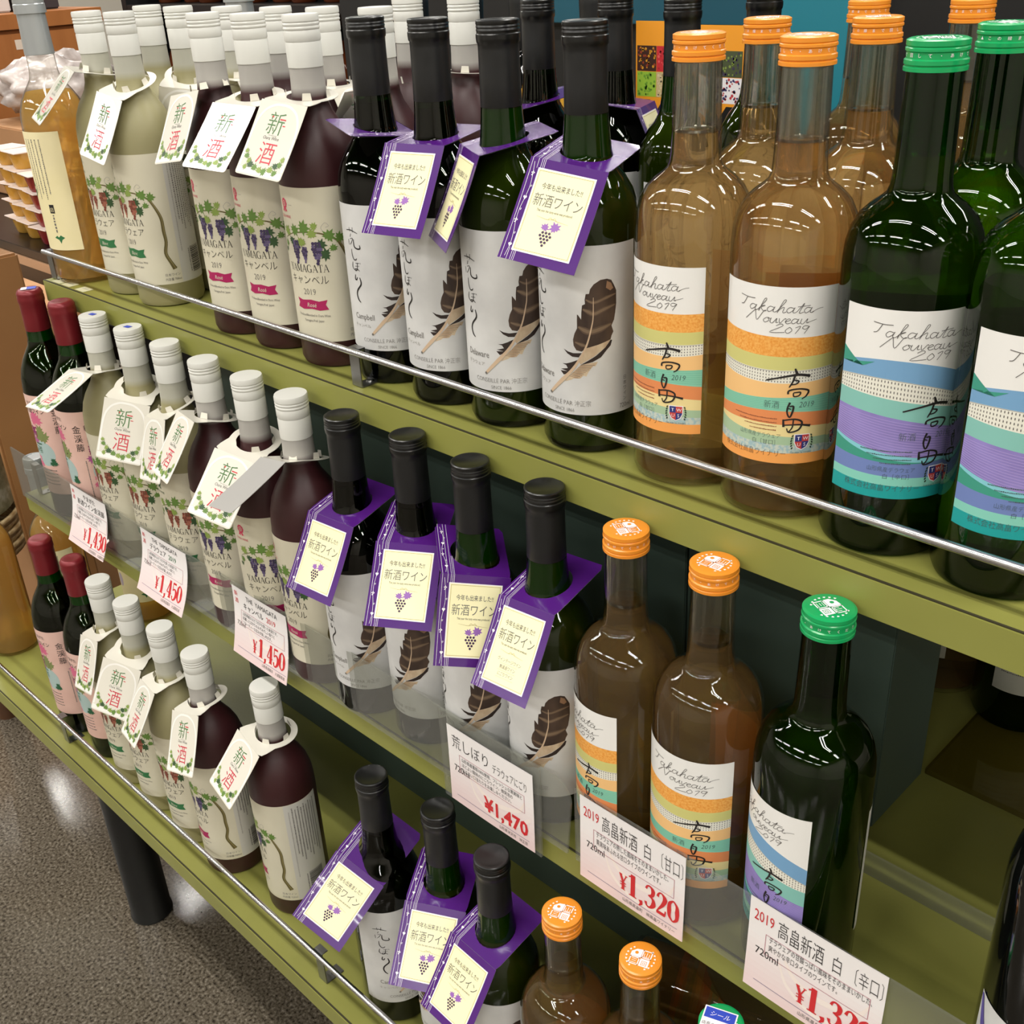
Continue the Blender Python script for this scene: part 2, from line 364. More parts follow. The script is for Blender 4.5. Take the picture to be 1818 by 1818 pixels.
def serif(a, t, x, y, h, m, ly=2, sx=1., al='C', wk=1.):
    wd = sum(SW.get(c, .6) for c in t) * h * sx; x0 = x - (wd / 2 if al == 'C' else 0)
    for c in t:
        for pts, w in SG.get(c, []):
            w2 = [k * h * wk for k in w] if isinstance(w, list) else w * h * wk
            a.stroke([(x0 + px * h * sx, y + py * h) for px, py in pts], w2, m, ly, 5, isinstance(w, list))
        x0 += SW.get(c, .6) * h * sx
HW = {'a': ([(3, 3.4), (1, 4), (0, 2), (1.2, .3), (2.8, 2), (3.3, 4), (3, 1), (4, .4), (4.8, 1.2)], 4.8), 'k': ([(0, 1), (2.6, 8), (1.6, 8.4), (.5, 0), (.8, 3), (3, 4.2), (1.2, 2.5), (3, .3), (4.4, 1)], 4.4),
 'h': ([(0, 1), (2.6, 8), (1.6, 8.4), (.4, 0), (1, 2.5), (2.8, 4), (2.8, 1), (3.4, .2), (4.4, 1)], 4.4), 't': ([(0, 1), (2.2, 7), (1.2, 1), (2, .2), (3.2, 1)], 3.2),
 'o': ([(1.5, 4), (0, 2), (1.2, .2), (3, 2), (1.8, 4), (3.8, 3)], 3.8), 'u': ([(0, 4), (0, 1), (1.5, .3), (3, 4), (3, 1), (4.2, 1)], 4.2), 'v': ([(0, 4), (1, .3), (2.8, 4), (3.6, 3.4)], 3.4),
 'e': ([(0, 1.5), (2.4, 3), (1.4, 4), (.2, 2), (1.3, .2), (3.2, 1)], 3.2), 'N': ([(-2.4, .6), (1.6, 8.2), (2.2, 7.2), (4.4, 1), (6.6, 8.2), (8, 9)], 8),
 '2': ([(0, 5), (2, 6.5), (3, 5), (-2, .3), (5, .8)], 5), '0': ([(1.5, 4.5), (0, 2), (1.5, .2), (3, 2.4), (1.5, 4.5)], 4.2), '1': ([(0, 4), (2.2, 5), (.8, 0)], 3), '9': ([(3, 5), (1, 5.4), (.3, 3.8), (2, 3), (3.4, 5), (2, 0)], 4)}
def hand(a, t, x, y, k, m, w=.36, ly=2, sl=.2, ky=.72):
    for c in t:
        pts, adv = HW[c]; a.stroke([(x + (px + sl * py) * k, y + py * k * ky) for px, py in pts], w, m, ly, 4); x += adv * k
    return x

# ------------------------------------------------------------------ labels of the wines
def art_vine(red):
    """cream wrap-round label with a vine, lettering, ribbon, and a grey side panel with a barcode"""
    a = Art(); T = 165.8
    a.rect(-38, 94, 25.8, T, paper_cream, 0)
    a.rect(52, 94, 26.5, T - .7, paper_grey, 1)
    c1, g1, g2 = (magenta, grapeP, grapeP2) if red else (greenink, grapeR, grapeR2)
    em = pinkink if red else leafB
    for k in range(9): a.disc(-20 + 3.1 * math.cos(k * .698), T - 15 + 3.1 * math.sin(k * .698), 1.7, em, 1, 8)
    a.disc(-20, T - 15, 2.6, paper_cream, 2, 14); a.disc(-20, T - 15, 2.1, em, 3, 14); a.text('葡', -20, T - 16.4, 3, paper_cream, 4)
    a.poly([(-22, T - 18.5), (-19.5, T - 18.5), (-21, T - 23), (-22.4, T - 21.6), (-24.4, T - 22.4)], em, 1)
    a.poly([(-18, T - 18.5), (-20, T - 18.5), (-18.8, T - 23), (-17.4, T - 21.6), (-15.6, T - 22.4)], em, 1)
    a.text('OURA WINE', -20, T - 27.5, 3.6, em, 2, sx=.85); a.fine(-13, -8.5, T - 16, .6, inklg, 2, 3)
    y0 = T - 41.5
    a.stroke([(-24, y0 - 4), (-12, y0 + 1), (2, y0 + 3), (16, y0 + 2), (28, y0 - 3), (34, y0 - 8)], [.5, .8, 1.2, 1.3, 1.8, 2.4], barkc, 2)
    a.stroke([(-24, y0 - 4), (-27, y0 - 9), (-24, y0 - 13), (-26, y0 - 17)], .4, leafA, 2)
    a.stroke([(20, y0 + 3), (18, y0 + 7), (22, y0 + 11), (25, y0 + 8), (22, y0 + 7)], .3, inklg, 2)
    rd = random.Random(5)
    for i, (x, y, r) in enumerate([(-20, y0 + 2, 5.5), (-14, y0 - 6, 4.4), (-9, y0 + 4, 5.6), (-24, y0 - 9, 3.4), (-27, y0 - 15, 2.6), (1, y0 + 7, 6.8), (-3, y0 - 6, 4.8), (9, y0 + 1, 5.2), (16, y0 - 8, 5.4), (24, y0 - 1, 6.4), (33, y0 - 3, 5.4), (20, y0 - 17, 6), (27, y0 - 12, 4), (12, y0 + 8, 4)]):
        a.leaf(x, y, r * 1.2, [leafC, leafB, leafA, leafA, leafB, leafA, leafC][i % 7], rd.uniform(-2, 2), 3)
    a.grapes(-9, y0 - 6, 10, 19, g1, g2, 4, 1); a.grapes(0, y0 - 11, 7, 13, g1, g2, 4, 2); a.grapes(12, y0 - 7, 11, 18, g1, g2, 4, 3)
    a.leaf(-1, y0 - 6, 4.2, leafC, 2, 5)
    tr = [(32, y0 - 6), (37, y0 - 16), (40.5, y0 - 27), (40.5, y0 - 40), (41, y0 - 52), (38.5, y0 - 64), (42, y0 - 74), (45.5, y0 - 82)]
    a.stroke(tr, [2.4, 3, 3.4, 3.5, 3.4, 3.5, 3.8, 5], barkc, 3); a.stroke([(x + .6, y) for x, y in tr], [.5, .8, .8, .9, .8, .8, .9, .9], barkl, 4)
    serif(a, 'YAMAGATA', -.5, T - 74.5, 6.8, ink, 3, .92, wk=.78)
    a.text('キャンベル' if red else 'デラウェア', -1, T - 85, 9.4, ink, 3, sx=.9, off=-.012)
    a.text('2019', -.5, T - 95.4, 8, inkg, 3, sx=.85, off=-.01)
    a.poly([(-17, T - 99.5), (-10, T - 101), (0, T - 100), (8, T - 101.5), (16, T - 100), (14, T - 104.5), (16.5, T - 109), (8, T - 110), (0, T - 108.6), (-10, T - 109.8), (-17.5, T - 108.2), (-15, T - 104)], c1, 3)
    a.text('Rosé' if red else 'Blanc', 0, T - 107, 5.6, paper_cream, 4, sx=.9, shear=.2)
    a.text('Produced&bottled in Oura Wine', 0, T - 116, 3.3, inkg, 3, sx=.78); a.text('Yamagata-Pref. Japan', 0, T - 121, 3.3, inkg, 3, sx=.78)
    a.text('日本ワイン', 42, T - 131, 3.4, inkg, 3); a.text('内容量 720ml', 42, T - 136, 3.4, inkg, 3, sx=.9)
    for i in range(9): a.vfine(88 - i * 3.4, 82 + (i % 3) * 6, T - 6 - (i % 2) * 3, 1.7, inkg, 3, i)
    a.vfine(57, 60, T - 10, 1.2, inklg, 3, 77)
    y = 34.
    rd = random.Random(3)
    while y < 62: t = rd.choice([.4, .7, 1.1]); a.rect(68, 86, y, y + t, ink, 3); y += t + rd.choice([.5, .8])
    a.vfine(65.6, 35, 61, 1.6, inkg, 3, 9)
    return a
FE = {'main': [(33.5, 102.7), (28.7, 102.3), (24.0, 99.5), (21.4, 96.1), (20.6, 92.7), (18.3, 92.6), (17.5, 88.4), (17.7, 85.4), (15.6, 84.4), (15.0, 79.1), (14.8, 73.9), (12.5, 77.3), (11.9, 77.6), (11.7, 72.7), (11.7, 67.4), (9.7, 63.3), (8.5, 58.6), (8.9, 54.1), (10.9, 50.8), (14.8, 49.9), (17.9, 52.5), (27.1, 54.9), (36.0, 57.8), (36.8, 60.6), (38.3, 63.4), (36.8, 68.1), (38.9, 72.2), (39.8, 77.3), (40.7, 83.8), (40.7, 93.5), (38.9, 97.6), (36.8, 101.5)],
 'cream': [(17.9, 52.5), (27.1, 54.9), (36.0, 57.8), (31.9, 52.3), (24.8, 46.8), (13.7, 40.0), (12.5, 42.8)],
 'sliver': [(37.2, 57.2), (36.0, 53.3), (32.7, 50.0), (28.7, 45.2), (22.5, 41.9), (13.7, 39.6), (24.8, 46.4), (31.9, 52.3), (36.0, 57.6)],
 'fluff': [(13.7, 39.6), (19.4, 41.0), (26.4, 41.9), (24.6, 38.6), (22.6, 38.8), (21.0, 36.3), (19.6, 34.6), (17.9, 30.8), (15.6, 31.4), (13.3, 29.1), (8.5, 28.9), (6.4, 27.6), (.9, 25.7), (5.2, 30.7)],
 's1': [(.9, 51.0), (3.9, 47.7), (7.7, 45.6), (12.5, 45.4), (14.8, 48.8), (8.5, 48.4), (4.4, 49.3)],
 's2': [(-.5, 39.6), (2.6, 38.7), (3.9, 36.4), (-1.8, 35.1), (3.5, 34.0), (-2.3, 33.8), (.4, 30.8), (5.2, 32.9), (11.7, 43.4), (6.9, 41.3), (2.6, 39.8)]}
fdark = noise_col('ink_feather_brown', [(.35, (52, 38, 32)), (.65, (84, 66, 54))], 55, 4, .55, stretch=(1, 1, .35))
fmid = M('ink_feather_tan', (122, 102, 82), .55); fcream = noise_col('ink_feather_cream', [(.3, (214, 196, 168)), (.7, (186, 160, 132))], 180, 3, .55, stretch=(1, 1, .5))
fquill = M('ink_feather_quill', (206, 180, 152), .5); ftip = M('ink_feather_tip', (150, 116, 88), .55); fdk = M('ink_feather_dark', (46, 34, 30), .55)
BR = [([(540, 380), (620, 375), (705, 400)], 9), ([(590, 350), (602, 392)], 8), ([(640, 345), (640, 395)], 9), ([(612, 410), (604, 442)], 10), ([(572, 470), (582, 522)], 10), ([(600, 462), (640, 455), (618, 500), (598, 520)], 6), ([(652, 462), (660, 530), (700, 552), (736, 545), (730, 512)], 12),
 ([(618, 562), (625, 620), (650, 664), (680, 664), (690, 648)], 9), ([(630, 690), (625, 740), (652, 770)], 9), ([(670, 700), (722, 694)], 7), ([(664, 730), (722, 725)], 7), ([(696, 692), (694, 760), (668, 775), (660, 760), (700, 758), (726, 776)], 8), ([(730, 690), (740, 702)], 7),
 ([(664, 815), (660, 860), (680, 866), (690, 840)], 13), ([(724, 840), (741, 905), (692, 970), (680, 1020), (700, 1070), (732, 1096)], 15)]
def art_feather(camp):
    a = Art(); B0 = 32.
    V = lambda p: [(x, y + B0) for x, y in p]
    a.rect(-50, 58.8, B0, B0 + 126.7, paper_white, 0)
    a.poly(V(FE['fluff']), fcream, 1); a.poly(V(FE['cream']), fcream, 1); a.poly(V(FE['main']), fdark, 1); a.poly(V(FE['sliver']), fdk, 2)
    a.poly(V(FE['s1']), fdk, 1); a.poly(V(FE['s2']), fdk, 1)
    for b, w in (([(18.2, 88.6), (24, 86.2), (33, 89.2), (40, 91.2)], 1.6), ([(16, 81.6), (20.2, 79.6), (24, 78), (31, 80.8), (39.4, 83.4)], 2.2), ([(12.6, 68.6), (17, 66), (21, 64.8), (28.7, 66.6), (36.6, 69.6)], 2.8), ([(10, 57), (15, 55), (19, 54)], 2)):
        a.stroke(V(b), [w * .6] + [w * 1.7] * (len(b) - 2) + [w * .6], M('ink_feather_taupe', (92, 74, 60), .55), 2); a.stroke(V(b), [w * .3] + [w * .9] * (len(b) - 2) + [w * .3], fmid, 3)
    a.poly(V([(33.5, 101.2), (36.6, 99.4), (38.3, 95.5), (36, 94), (32.7, 96.3)]), ftip, 2)
    for i in range(10):
        t = i / 9; a.stroke(V([(5 + 9 * t, 30.5 + 9 * t), (12 + 12 * t, 29.5 + 10 * t)]), .35, fmid if i % 2 else ftip, 2)
    a.stroke(V([(23.6, 90), (23.3, 75.9), (22.1, 68.4), (18.7, 55.5), (13.3, 44.4), (6.9, 34.9), (-.9, 26.6), (-12.3, 14.9)]), [.35, .7, .9, 1.2, 1.5, 2.2, 3, 2.0], fquill, 4)
    a.disc(-12.2, 14.9 + B0, 1.1, inkg, 5, 8)
    for pts, w in BR:
        q = [((x - (618 + (y - 340) * .11)) * .087 - 24.5, B0 + 126.7 - (y - 125) * .0867) for x, y in pts]
        a.stroke(q, [w * .06] + [w * .1] * (len(q) - 2) + [w * .05], ink, 2)
    a.text('Campbell' if camp else 'Delaware', -20, B0 + 27.5, 7.4, inkg, 2, sx=.8)
    a.text('キャンベル' if camp else 'デラウェア', -23, B0 + 20.5, 3.6, inklg, 2, sx=1.1)
    a.text('CONSEILLÉ PAR 沖正宗', -1, B0 + 7.4, 5.0, inkg, 2, sx=.86, off=-.012); a.text('SINCE 1866', 0, B0 + 2.2, 4.0, inkg, 2, sx=.85, off=-.012)
    a.vtext('日本ワイン', 48.4, B0 + 25, 3.6, inkg, 2, 1.15); a.text('720ml', 48.6, B0 + 3, 5.0, inkg, 2, sx=.85)
    return a
def art_waves(orange):
    a = Art(); H = 115.9; B0 = 41.7; U = 41.
    W = lambda n, c: M('ink_' + n, c, .5)
    wt = M('label_satin_white', (238, 237, 234), .3)
    spk = noise_col('ink_orange_speckled', [(.35, (232, 152, 60)), (.65, (244, 182, 96))], 700, 2, .5)
    prp = noise_col('ink_violet_wash', [(.35, (136, 122, 188)), (.7, (152, 138, 206))], 60, 4, .5)
    if orange:
        bands = [(wt, (.255, .27, .262)), (spk, (.366, .379, .367)), (W('straw', (208, 204, 128)), (.444, .455, .44)), (W('bone', (236, 234, 222)), (.503, .529, .505)), (W('peach', (243, 196, 132)), (.647, .615, .597)),
                 (W('aqua', (138, 204, 178)), (.72, .688, .703)), (W('terracotta', (228, 142, 88)), (.78, .765, .786)), (W('butter', (238, 218, 156)), (.80, .83, .85)), (W('sage', (168, 196, 162)), (.88, .885, .897)),
                 (noise_col('ink_mist_speckled', [(.4, (160, 190, 196)), (.6, (200, 208, 196))], 500, 2, .5), (.93, .936, .94)), (W('apricot', (244, 166, 88)), (1, 1, 1))]
        di, dots = 3, inkg
    else:
        bands = [(wt, (.29, .256, .363)), (W('sky_blue', (118, 164, 204)), (.365, .36, .475)), (W('bone', (236, 234, 222)), (.436, .464, .535)), (W('mint', (134, 194, 184)), (.526, .56, .647)), (prp, (.686, .757, .78)),
                 (W('ice', (132, 202, 214)), (.70, .785, .79)), (W('jade', (62, 152, 132)), (.78, .80, .795)), (W('periwinkle', (112, 132, 190)), (.87, .877, .895)), (W('pale_mint', (134, 206, 190)), (.917, .927, .946)), (W('teal', (26, 158, 158)), (1, 1, 1))]
        di, dots = 2, inkg
    def bd(f, u):
        t = (u + U) / (2 * U); l, m_, r_ = f
        return B0 + H * (1 - (l * (1 - t) * (1 - 2 * t) + m_ * 4 * t * (1 - t) + r_ * t * (2 * t - 1)))
    n = 26; prev = (0, 0, 0)
    for m, f in bands:
        vs = []
        for i in range(n + 1):
            u = -U + 2 * U * i / n; vs += [(u, bd(prev, u)), (u, bd(f, u) if f != (1, 1, 1) else B0)]
        a.add(vs, [(2 * i + 1, 2 * i + 3, 2 * i + 2, 2 * i) for i in range(n)], m, 0)
        prev = f
    lo, hi = bands[di][1], bands[di - 1][1]
    for i in range(44):
        u = -U + 1 + i * (2 * U - 2) / 43; t0, t1 = bd(hi, u), bd(lo, u)
        for j in range(4):
            y = t0 + (t1 - t0) * (j + .6) / 4.2; hgt = abs(t0 - t1) * .075; a.disc(u, y, .33, dots, 1, 6, hgt)
    def line(f, m, w=.25, ly=1): a.stroke([(-U + 2 * U * i / 8, bd(f, -U + 2 * U * i / 8)) for i in range(9)], w, m, ly)
    if orange:
        for k in range(7): line((.655 + k * .009, .62 + k * .01, .602 + k * .014), W('aqua_line', (108, 184, 160)), .2)
        line((.448, .459, .444), inkg, .2)
    else:
        hill = [(-U, bd((.22,) * 3, -U))] + [(-U + 9, bd((.27,) * 3, -U)), (-U + 15, bd((.3, .3, .3), -U)), (-U + 22, bd((.30, .27, .36), -U + 22)), (-U, bd((.30, .27, .36), -U))]
        a.poly(hill, W('jade', (62, 152, 132)), 1); line((.367, .362, .477), inkg, .2)
        lv = W('lavender_line', (182, 164, 222))
        for k in range(13): line((.545 + k * .011, .578 + k * .0145, .655 + k * .0100), lv, .28)
    x0, y0, k, hk = -18, B0 + 100.5, 1.16, M('ink_pencil', (92, 88, 86), .5)
    a.stroke([(x0 - 4, y0 + 7.6), (x0 + 2, y0 + 6.8), (x0 + 7, y0 + 6.9)], .4, hk, 2); a.stroke([(x0 + 1.2, y0 + 6.8), (x0 - 1.4, y0 + 2.4), (x0 - 3.6, y0 + 1.6)], .4, hk, 2)
    xe = hand(a, 'akahata', x0 + 3, y0 - .5, k * 1.1, hk); a.stroke([(xe - .8, y0 + .2), (xe + 3, y0 + 1.9), (xe + 6, y0 + 2.4)], .28, hk, 2)
    a.stroke([(xe - 9.5, y0 + 3.6), (xe - 2, y0 + 4.4)], .32, hk, 2)
    xe = hand(a, 'Nouveau', x0 + 3.5, y0 - 7.2, k, hk); a.stroke([(xe - .8, y0 - 6.4), (xe + 5, y0 - 4.6)], .28, hk, 2)
    hand(a, '2019', x0 + 20, y0 - 13.2, k * 1.1, hk)
    Ks = [([(16.5, 64.9), (17.9, 61.3)], [1.0, 2.0]), ([(-.6, 56.3), (8, 58.8), (18.4, 60.9), (26.1, 59.8)], [.9, 1.1, 1.6, 1.8]), ([(16.9, 61.1), (15.8, 56.7), (13.9, 52.9)], [1.4, 1.2, .9]), ([(15.8, 57.4), (19.2, 56.7), (17.7, 54.8), (14.7, 54.1), (13.6, 52.3)], [.7, 1.1, .9, .7, .6]),
          ([(13.3, 48), (13.9, 50.4), (19.9, 51.5), (25.6, 50.2), (24.5, 46.7), (21.8, 44.7)], [1.3, 1.1, 1, 1.3, 1.1, .6]), ([(16.5, 48.9), (20.7, 49.2), (19.9, 47), (16.9, 46.5), (16.5, 48.9)], [.8, 1, .9, .8, .8]),
          ([(14.9, 42.4), (13.6, 38.9), (13.2, 35.9)], [1.4, 1.1, .8]), ([(14.7, 39.7), (17.1, 39.7), (16.5, 35.2), (15.1, 32.4), (13.6, 35.2), (13.9, 38.2), (15.8, 37.8)], [.8, 1.3, 1.3, 1, 1, .8, .6]),
          ([(11.5, 30.9), (11.9, 25.7)], [1.1, 1.5]), ([(11.7, 30.3), (18.4, 31.1), (23.1, 29), (21.4, 23.9), (15.4, 22.1), (13.9, 24.9)], [.9, 1.1, 1.3, 1.2, .9, .7]), ([(12.5, 27), (21.4, 27.3), (28.7, 26.1)], [.8, 1, 1.7]), ([(17.7, 30.8), (17.3, 25.6), (15.1, 22.3)], [.9, .9, .8])]
    for pts, wd in Ks: a.stroke([(x, y + B0) for x, y in pts], wd, ink, 3)
    dk = M('ink_slate', (74, 92, 92), .5)
    a.text('新酒', 3.6, B0 + 38.4, 5.6, dk, 2, sx=.9, off=-.012); a.text('2019', 25, B0 + 39, 5.4, dk, 2, sx=.9, shear=.2, off=-.01)
    for i, y in enumerate((30.6, 28, 25.4, 22.8)): a.fine(-22 + i * 4, 7.6, B0 + y, .75, M('ink_brown', (150, 88, 62), .5) if orange else dk, 2, i)
    a.text('山形県産デラウェア', -3.2, B0 + 17.8, 3.6, dk, 2, sx=.86, off=-.012); a.text('白［甘口］' if orange else '白［辛口］', 0, B0 + 13.3, 3.6, dk, 2, off=-.012)
    a.text('株式会社高畠ワイナリー', -8, B0 + 5.2, 4.9, M('ink_umber', (120, 84, 50), .5) if orange else dk, 2, sx=.84, off=-.01)
    cx, cy_ = 24, B0 + 15.5
    sh = [(-4.4, 4.6), (4.4, 4.6), (4.4, -.6), (2.8, -3.8), (0, -5.4), (-2.8, -3.8), (-4.4, -.6)]
    a.poly([(cx + x * 1.14, cy_ + y * 1.12) for x, y in sh], white_ink, 2)
    navy, crim = M('ink_navy', (44, 54, 122), .5), M('ink_crimson', (198, 66, 62), .5)
    a.poly([(cx + x, cy_ + y) for x, y in [(-4.4, 4.6), (0, 4.6), (0, 0), (-4.4, 0)]], navy, 3); a.poly([(cx + x, cy_ + y) for x, y in [(0, 4.6), (4.4, 4.6), (4.4, 0), (0, 0)]], crim, 3)
    a.poly([(cx + x, cy_ + y) for x, y in [(-4.4, 0), (0, 0), (0, -5.4), (-2.8, -3.8), (-4.4, -.6)]], crim, 3); a.poly([(cx + x, cy_ + y) for x, y in [(0, 0), (4.4, 0), (4.4, -.6), (2.8, -3.8), (0, -5.4)]], navy, 3)
    for t, dx, dy in (('T', -2.2, 1), ('W', 2.2, 1), ('U', -1.8, -3.2), ('S', 1.8, -3.2)): a.text(t, cx + dx, cy_ + dy, 3.4, white_ink, 4)
    for s in (-1, 1):
        for j in range(6): a.disc(cx + s * (6 + .7 * math.sin(j * .6)), cy_ + 4 - j * 1.7, .55, M('ink_laurel', (40, 62, 48), .5), 3, 6, .9, s * .6)
    a.text('TAKAHATA WINERY', cx, cy_ - 8.2, 1.7, dk, 3, sx=.9)
    return a
def art_pink():
    a = Art(); B0 = 36; pk = noise_col('label_paper_pink', [(.35, (222, 182, 170)), (.65, (232, 196, 184))], 20, 3, .5)
    a.rect(-56, 56, B0, B0 + 139, pk, 0)
    def blob(x, y, rx, ry, m, ly=1):
        if rx > 14: a.disc(x, y, rx, m, ly, 20, ry, .3)
        else:
            for q in range(3): a.leaf(x + rx * .4 * math.sin(q * 2.1), y + ry * .5 * math.cos(q * 2.1), rx * .85, m, q + x, ly)
    for s in (-30, 26):
        blob(s - 2, B0 + 106, 12, 7, M('ink_peony', (214, 106, 140), .5)); blob(s + 3, B0 + 84, 13, 12, M('ink_olive_wash', (128, 138, 84), .5), 2); blob(s - 12, B0 + 80, 9, 14, M('ink_mauve', (176, 92, 150), .5))
        blob(s, B0 + 58, 17, 18, M('ink_pale_aqua', (172, 194, 192), .5)); blob(s - 13, B0 + 44, 7, 10, M('ink_peony', (214, 106, 140), .5)); blob(s + 12, B0 + 46, 6, 5, M('ink_pine', (36, 92, 60), .5), 3)
        a.text('やまがた', s, B0 + 126, 6.2, ink, 3, sx=.9); a.text('新酒ワイン', s, B0 + 115, 7.6, ink, 3, sx=.9)
        a.text('新', s - 9, B0 + 82, 16, M('ink_orchid', (140, 40, 96), .5), 4, off=.02); a.text('酒', s - 7, B0 + 60, 15, M('ink_pine', (36, 92, 60), .5), 4, off=.02)
        for i in range(5): a.fine(s - 14, s + 14, B0 + 34 - i * 5, 1.6, inkg, 3, i + int(s))
    a.vtext('金渓藤', 0, B0 + 112, 11, ink, 3, 1.1)
    a.vfine(3, B0 + 20, B0 + 74, 1.5, inkg, 3, 5)
    return a
def art_peach():
    a = Art(); B0 = 42.; pc = noise_col('label_paper_peach', [(.35, (236, 224, 176)), (.65, (246, 234, 192))], 12, 3, .45)
    a.rect(-48, 40, B0, B0 + 136, pc, 0)
    pe, pl = M('ink_peach_flesh', (236, 176, 156), .5), M('ink_soft_lilac', (188, 176, 196), .5)
    a.disc(-36, B0 + 104, 9, pe, 1, 20, 13); a.disc(-33, B0 + 88, 7, pl, 1, 18, 9); a.leaf(-33, B0 + 72, 8, leafB, .4, 2); a.disc(-28, B0 + 40, 6, pl, 1, 16, 13)
    a.text('もも', -36, B0 + 120, 9, ink, 2)
    for i in range(5): a.vfine(-6 + i * 5.4, B0 + 66 - (i % 2) * 6, B0 + 128, 1.7, inkg, 2, i + 3)
    a.disc(-17, B0 + 70, 7, greenink, 2, 22, 9); a.rect(-23, -11, B0 + 69.6, B0 + 73.6, pc, 3); a.text('山形', -17, B0 + 64, 4.2, pc, 3)
    a.rect(9, 15.5, B0 + 44, B0 + 54, ink, 2); a.text('日', 12.2, B0 + 46, 5.4, pc, 3); a.vfine(12.2, B0 + 20, B0 + 42, 3, inkg, 2, 31)
    a.poly([(7, B0 + 15), (11, B0 + 17.5), (13, B0 + 15.5), (16, B0 + 18), (21, B0 + 15), (17, B0 + 12.6), (14.6, B0 + 8), (12.6, B0 + 12.6)], greenink, 2)
    return a
def art_iris():
    a = Art(); a.rect(-52, 40, 12, 88, paper_white, 0)
    v1, v2, v3 = M('ink_iris_violet', (96, 84, 160), .5), M('ink_iris_blue', (112, 136, 196), .5), M('ink_iris_mint', (120, 200, 180), .5)
    rd = random.Random(4)
    for k in range(26):
        x, y = -48 + rd.uniform(0, 60), 20 + rd.uniform(0, 60); a.leaf(x, y, rd.uniform(4, 9), [v1, v2, v3, v2][k % 4], rd.uniform(0, 6), 1 + k % 3)
    a.stroke([(-50, 87), (-44, 66), (-36, 44), (-30, 16)], [2, 5, 3, 2], v1, 5)
    return a
def art_gold():
    a = Art(); g = M('label_paper_gold', (226, 172, 58), .35); a.rect(-50, 50, 60, 200, g, 0); a.frame(-20, 20, 80, 180, 1, ink, 1); a.text('酒', 0, 120, 26, ink, 2)
    return a

# ------------------------------------------------------------------ bottle prototypes (base centre at the origin)
def shrink(p, t): return [(max(r - t, .0), z) for r, z in p]
def base_prof(Rb): return [(0, .006), (Rb * .45, .004), (Rb * .74, .0006), (Rb * .86, 0), (Rb * .95, .0014), (Rb, .0062)]
def emblem_cap(m, parent, r, z):
    a = Art(); k = r * 1000
    w_ = white_ink
    a.poly([(0, 0), (0, .5 * k), (-.3 * k, .46 * k), (-.52 * k, .25 * k), (-.52 * k, 0)], w_, 0); a.rect(.02 * k, .48 * k, -.48 * k, -.02 * k, w_, 0)
    a.frame(.02 * k, .5 * k, .02 * k, .5 * k, .05 * k, w_, 0); a.frame(-.5 * k, -.02 * k, -.48 * k, -.02 * k, .05 * k, w_, 0)
    a.text('山', .25 * k, .1 * k, .34 * k, w_, 0); a.text('三', -.26 * k, -.38 * k, .34 * k, w_, 0); a.text('回', .25 * k, -.4 * k, .32 * k, m, 1); a.disc(-.26 * k, .24 * k, .09 * k, m, 1)
    for s in (-1, 1):
        for j in range(7):
            an = s * (.75 + j * .3); a.disc(.74 * k * math.sin(an), .74 * k * math.cos(an), .06 * k, w_, 0, 5, .11 * k, -an)
    a.build('cap_emblem', flat(z + .00012), parent, None, False)
def screw_cap(parent, m, r, z0, z1, ribs=4):
    P = [(r * .93, z0), (r, z0 + .0003)]; n = ribs; h = (z1 - z0)
    P += [(r, z0 + h * .14), (r * .955, z0 + h * .17), (r * .955, z0 + h * .19), (r * 1.0, z0 + h * .23), (r * 1.0, z0 + h * .36), (r * .945, z0 + h * .40), (r * .945, z0 + h * .60), (r * .99, z0 + h * .64), (r * .99, z0 + h * .72), (r * .95, z0 + h * .76), (r * .98, z0 + h * .80), (r * .98, z0 + h * .95), (r * .9, z1 - .0002), (r * .87, z1), (0, z1 - .0004)]
    return lathe('cap', P, m, parent, 64, smooth=30)
def cap_text(parent, r, z, s='▲この線まで回して・あけてください・'):
    a = Art(); L = 2 * math.pi * r * 1000; st = L / len(s)
    for i, c in enumerate(s): a.text(c, i * st - L / 2, z * 1000, 2.3, white_ink, 0)
    a.build('embossed_lettering', cyl(r, .0002), parent, None)

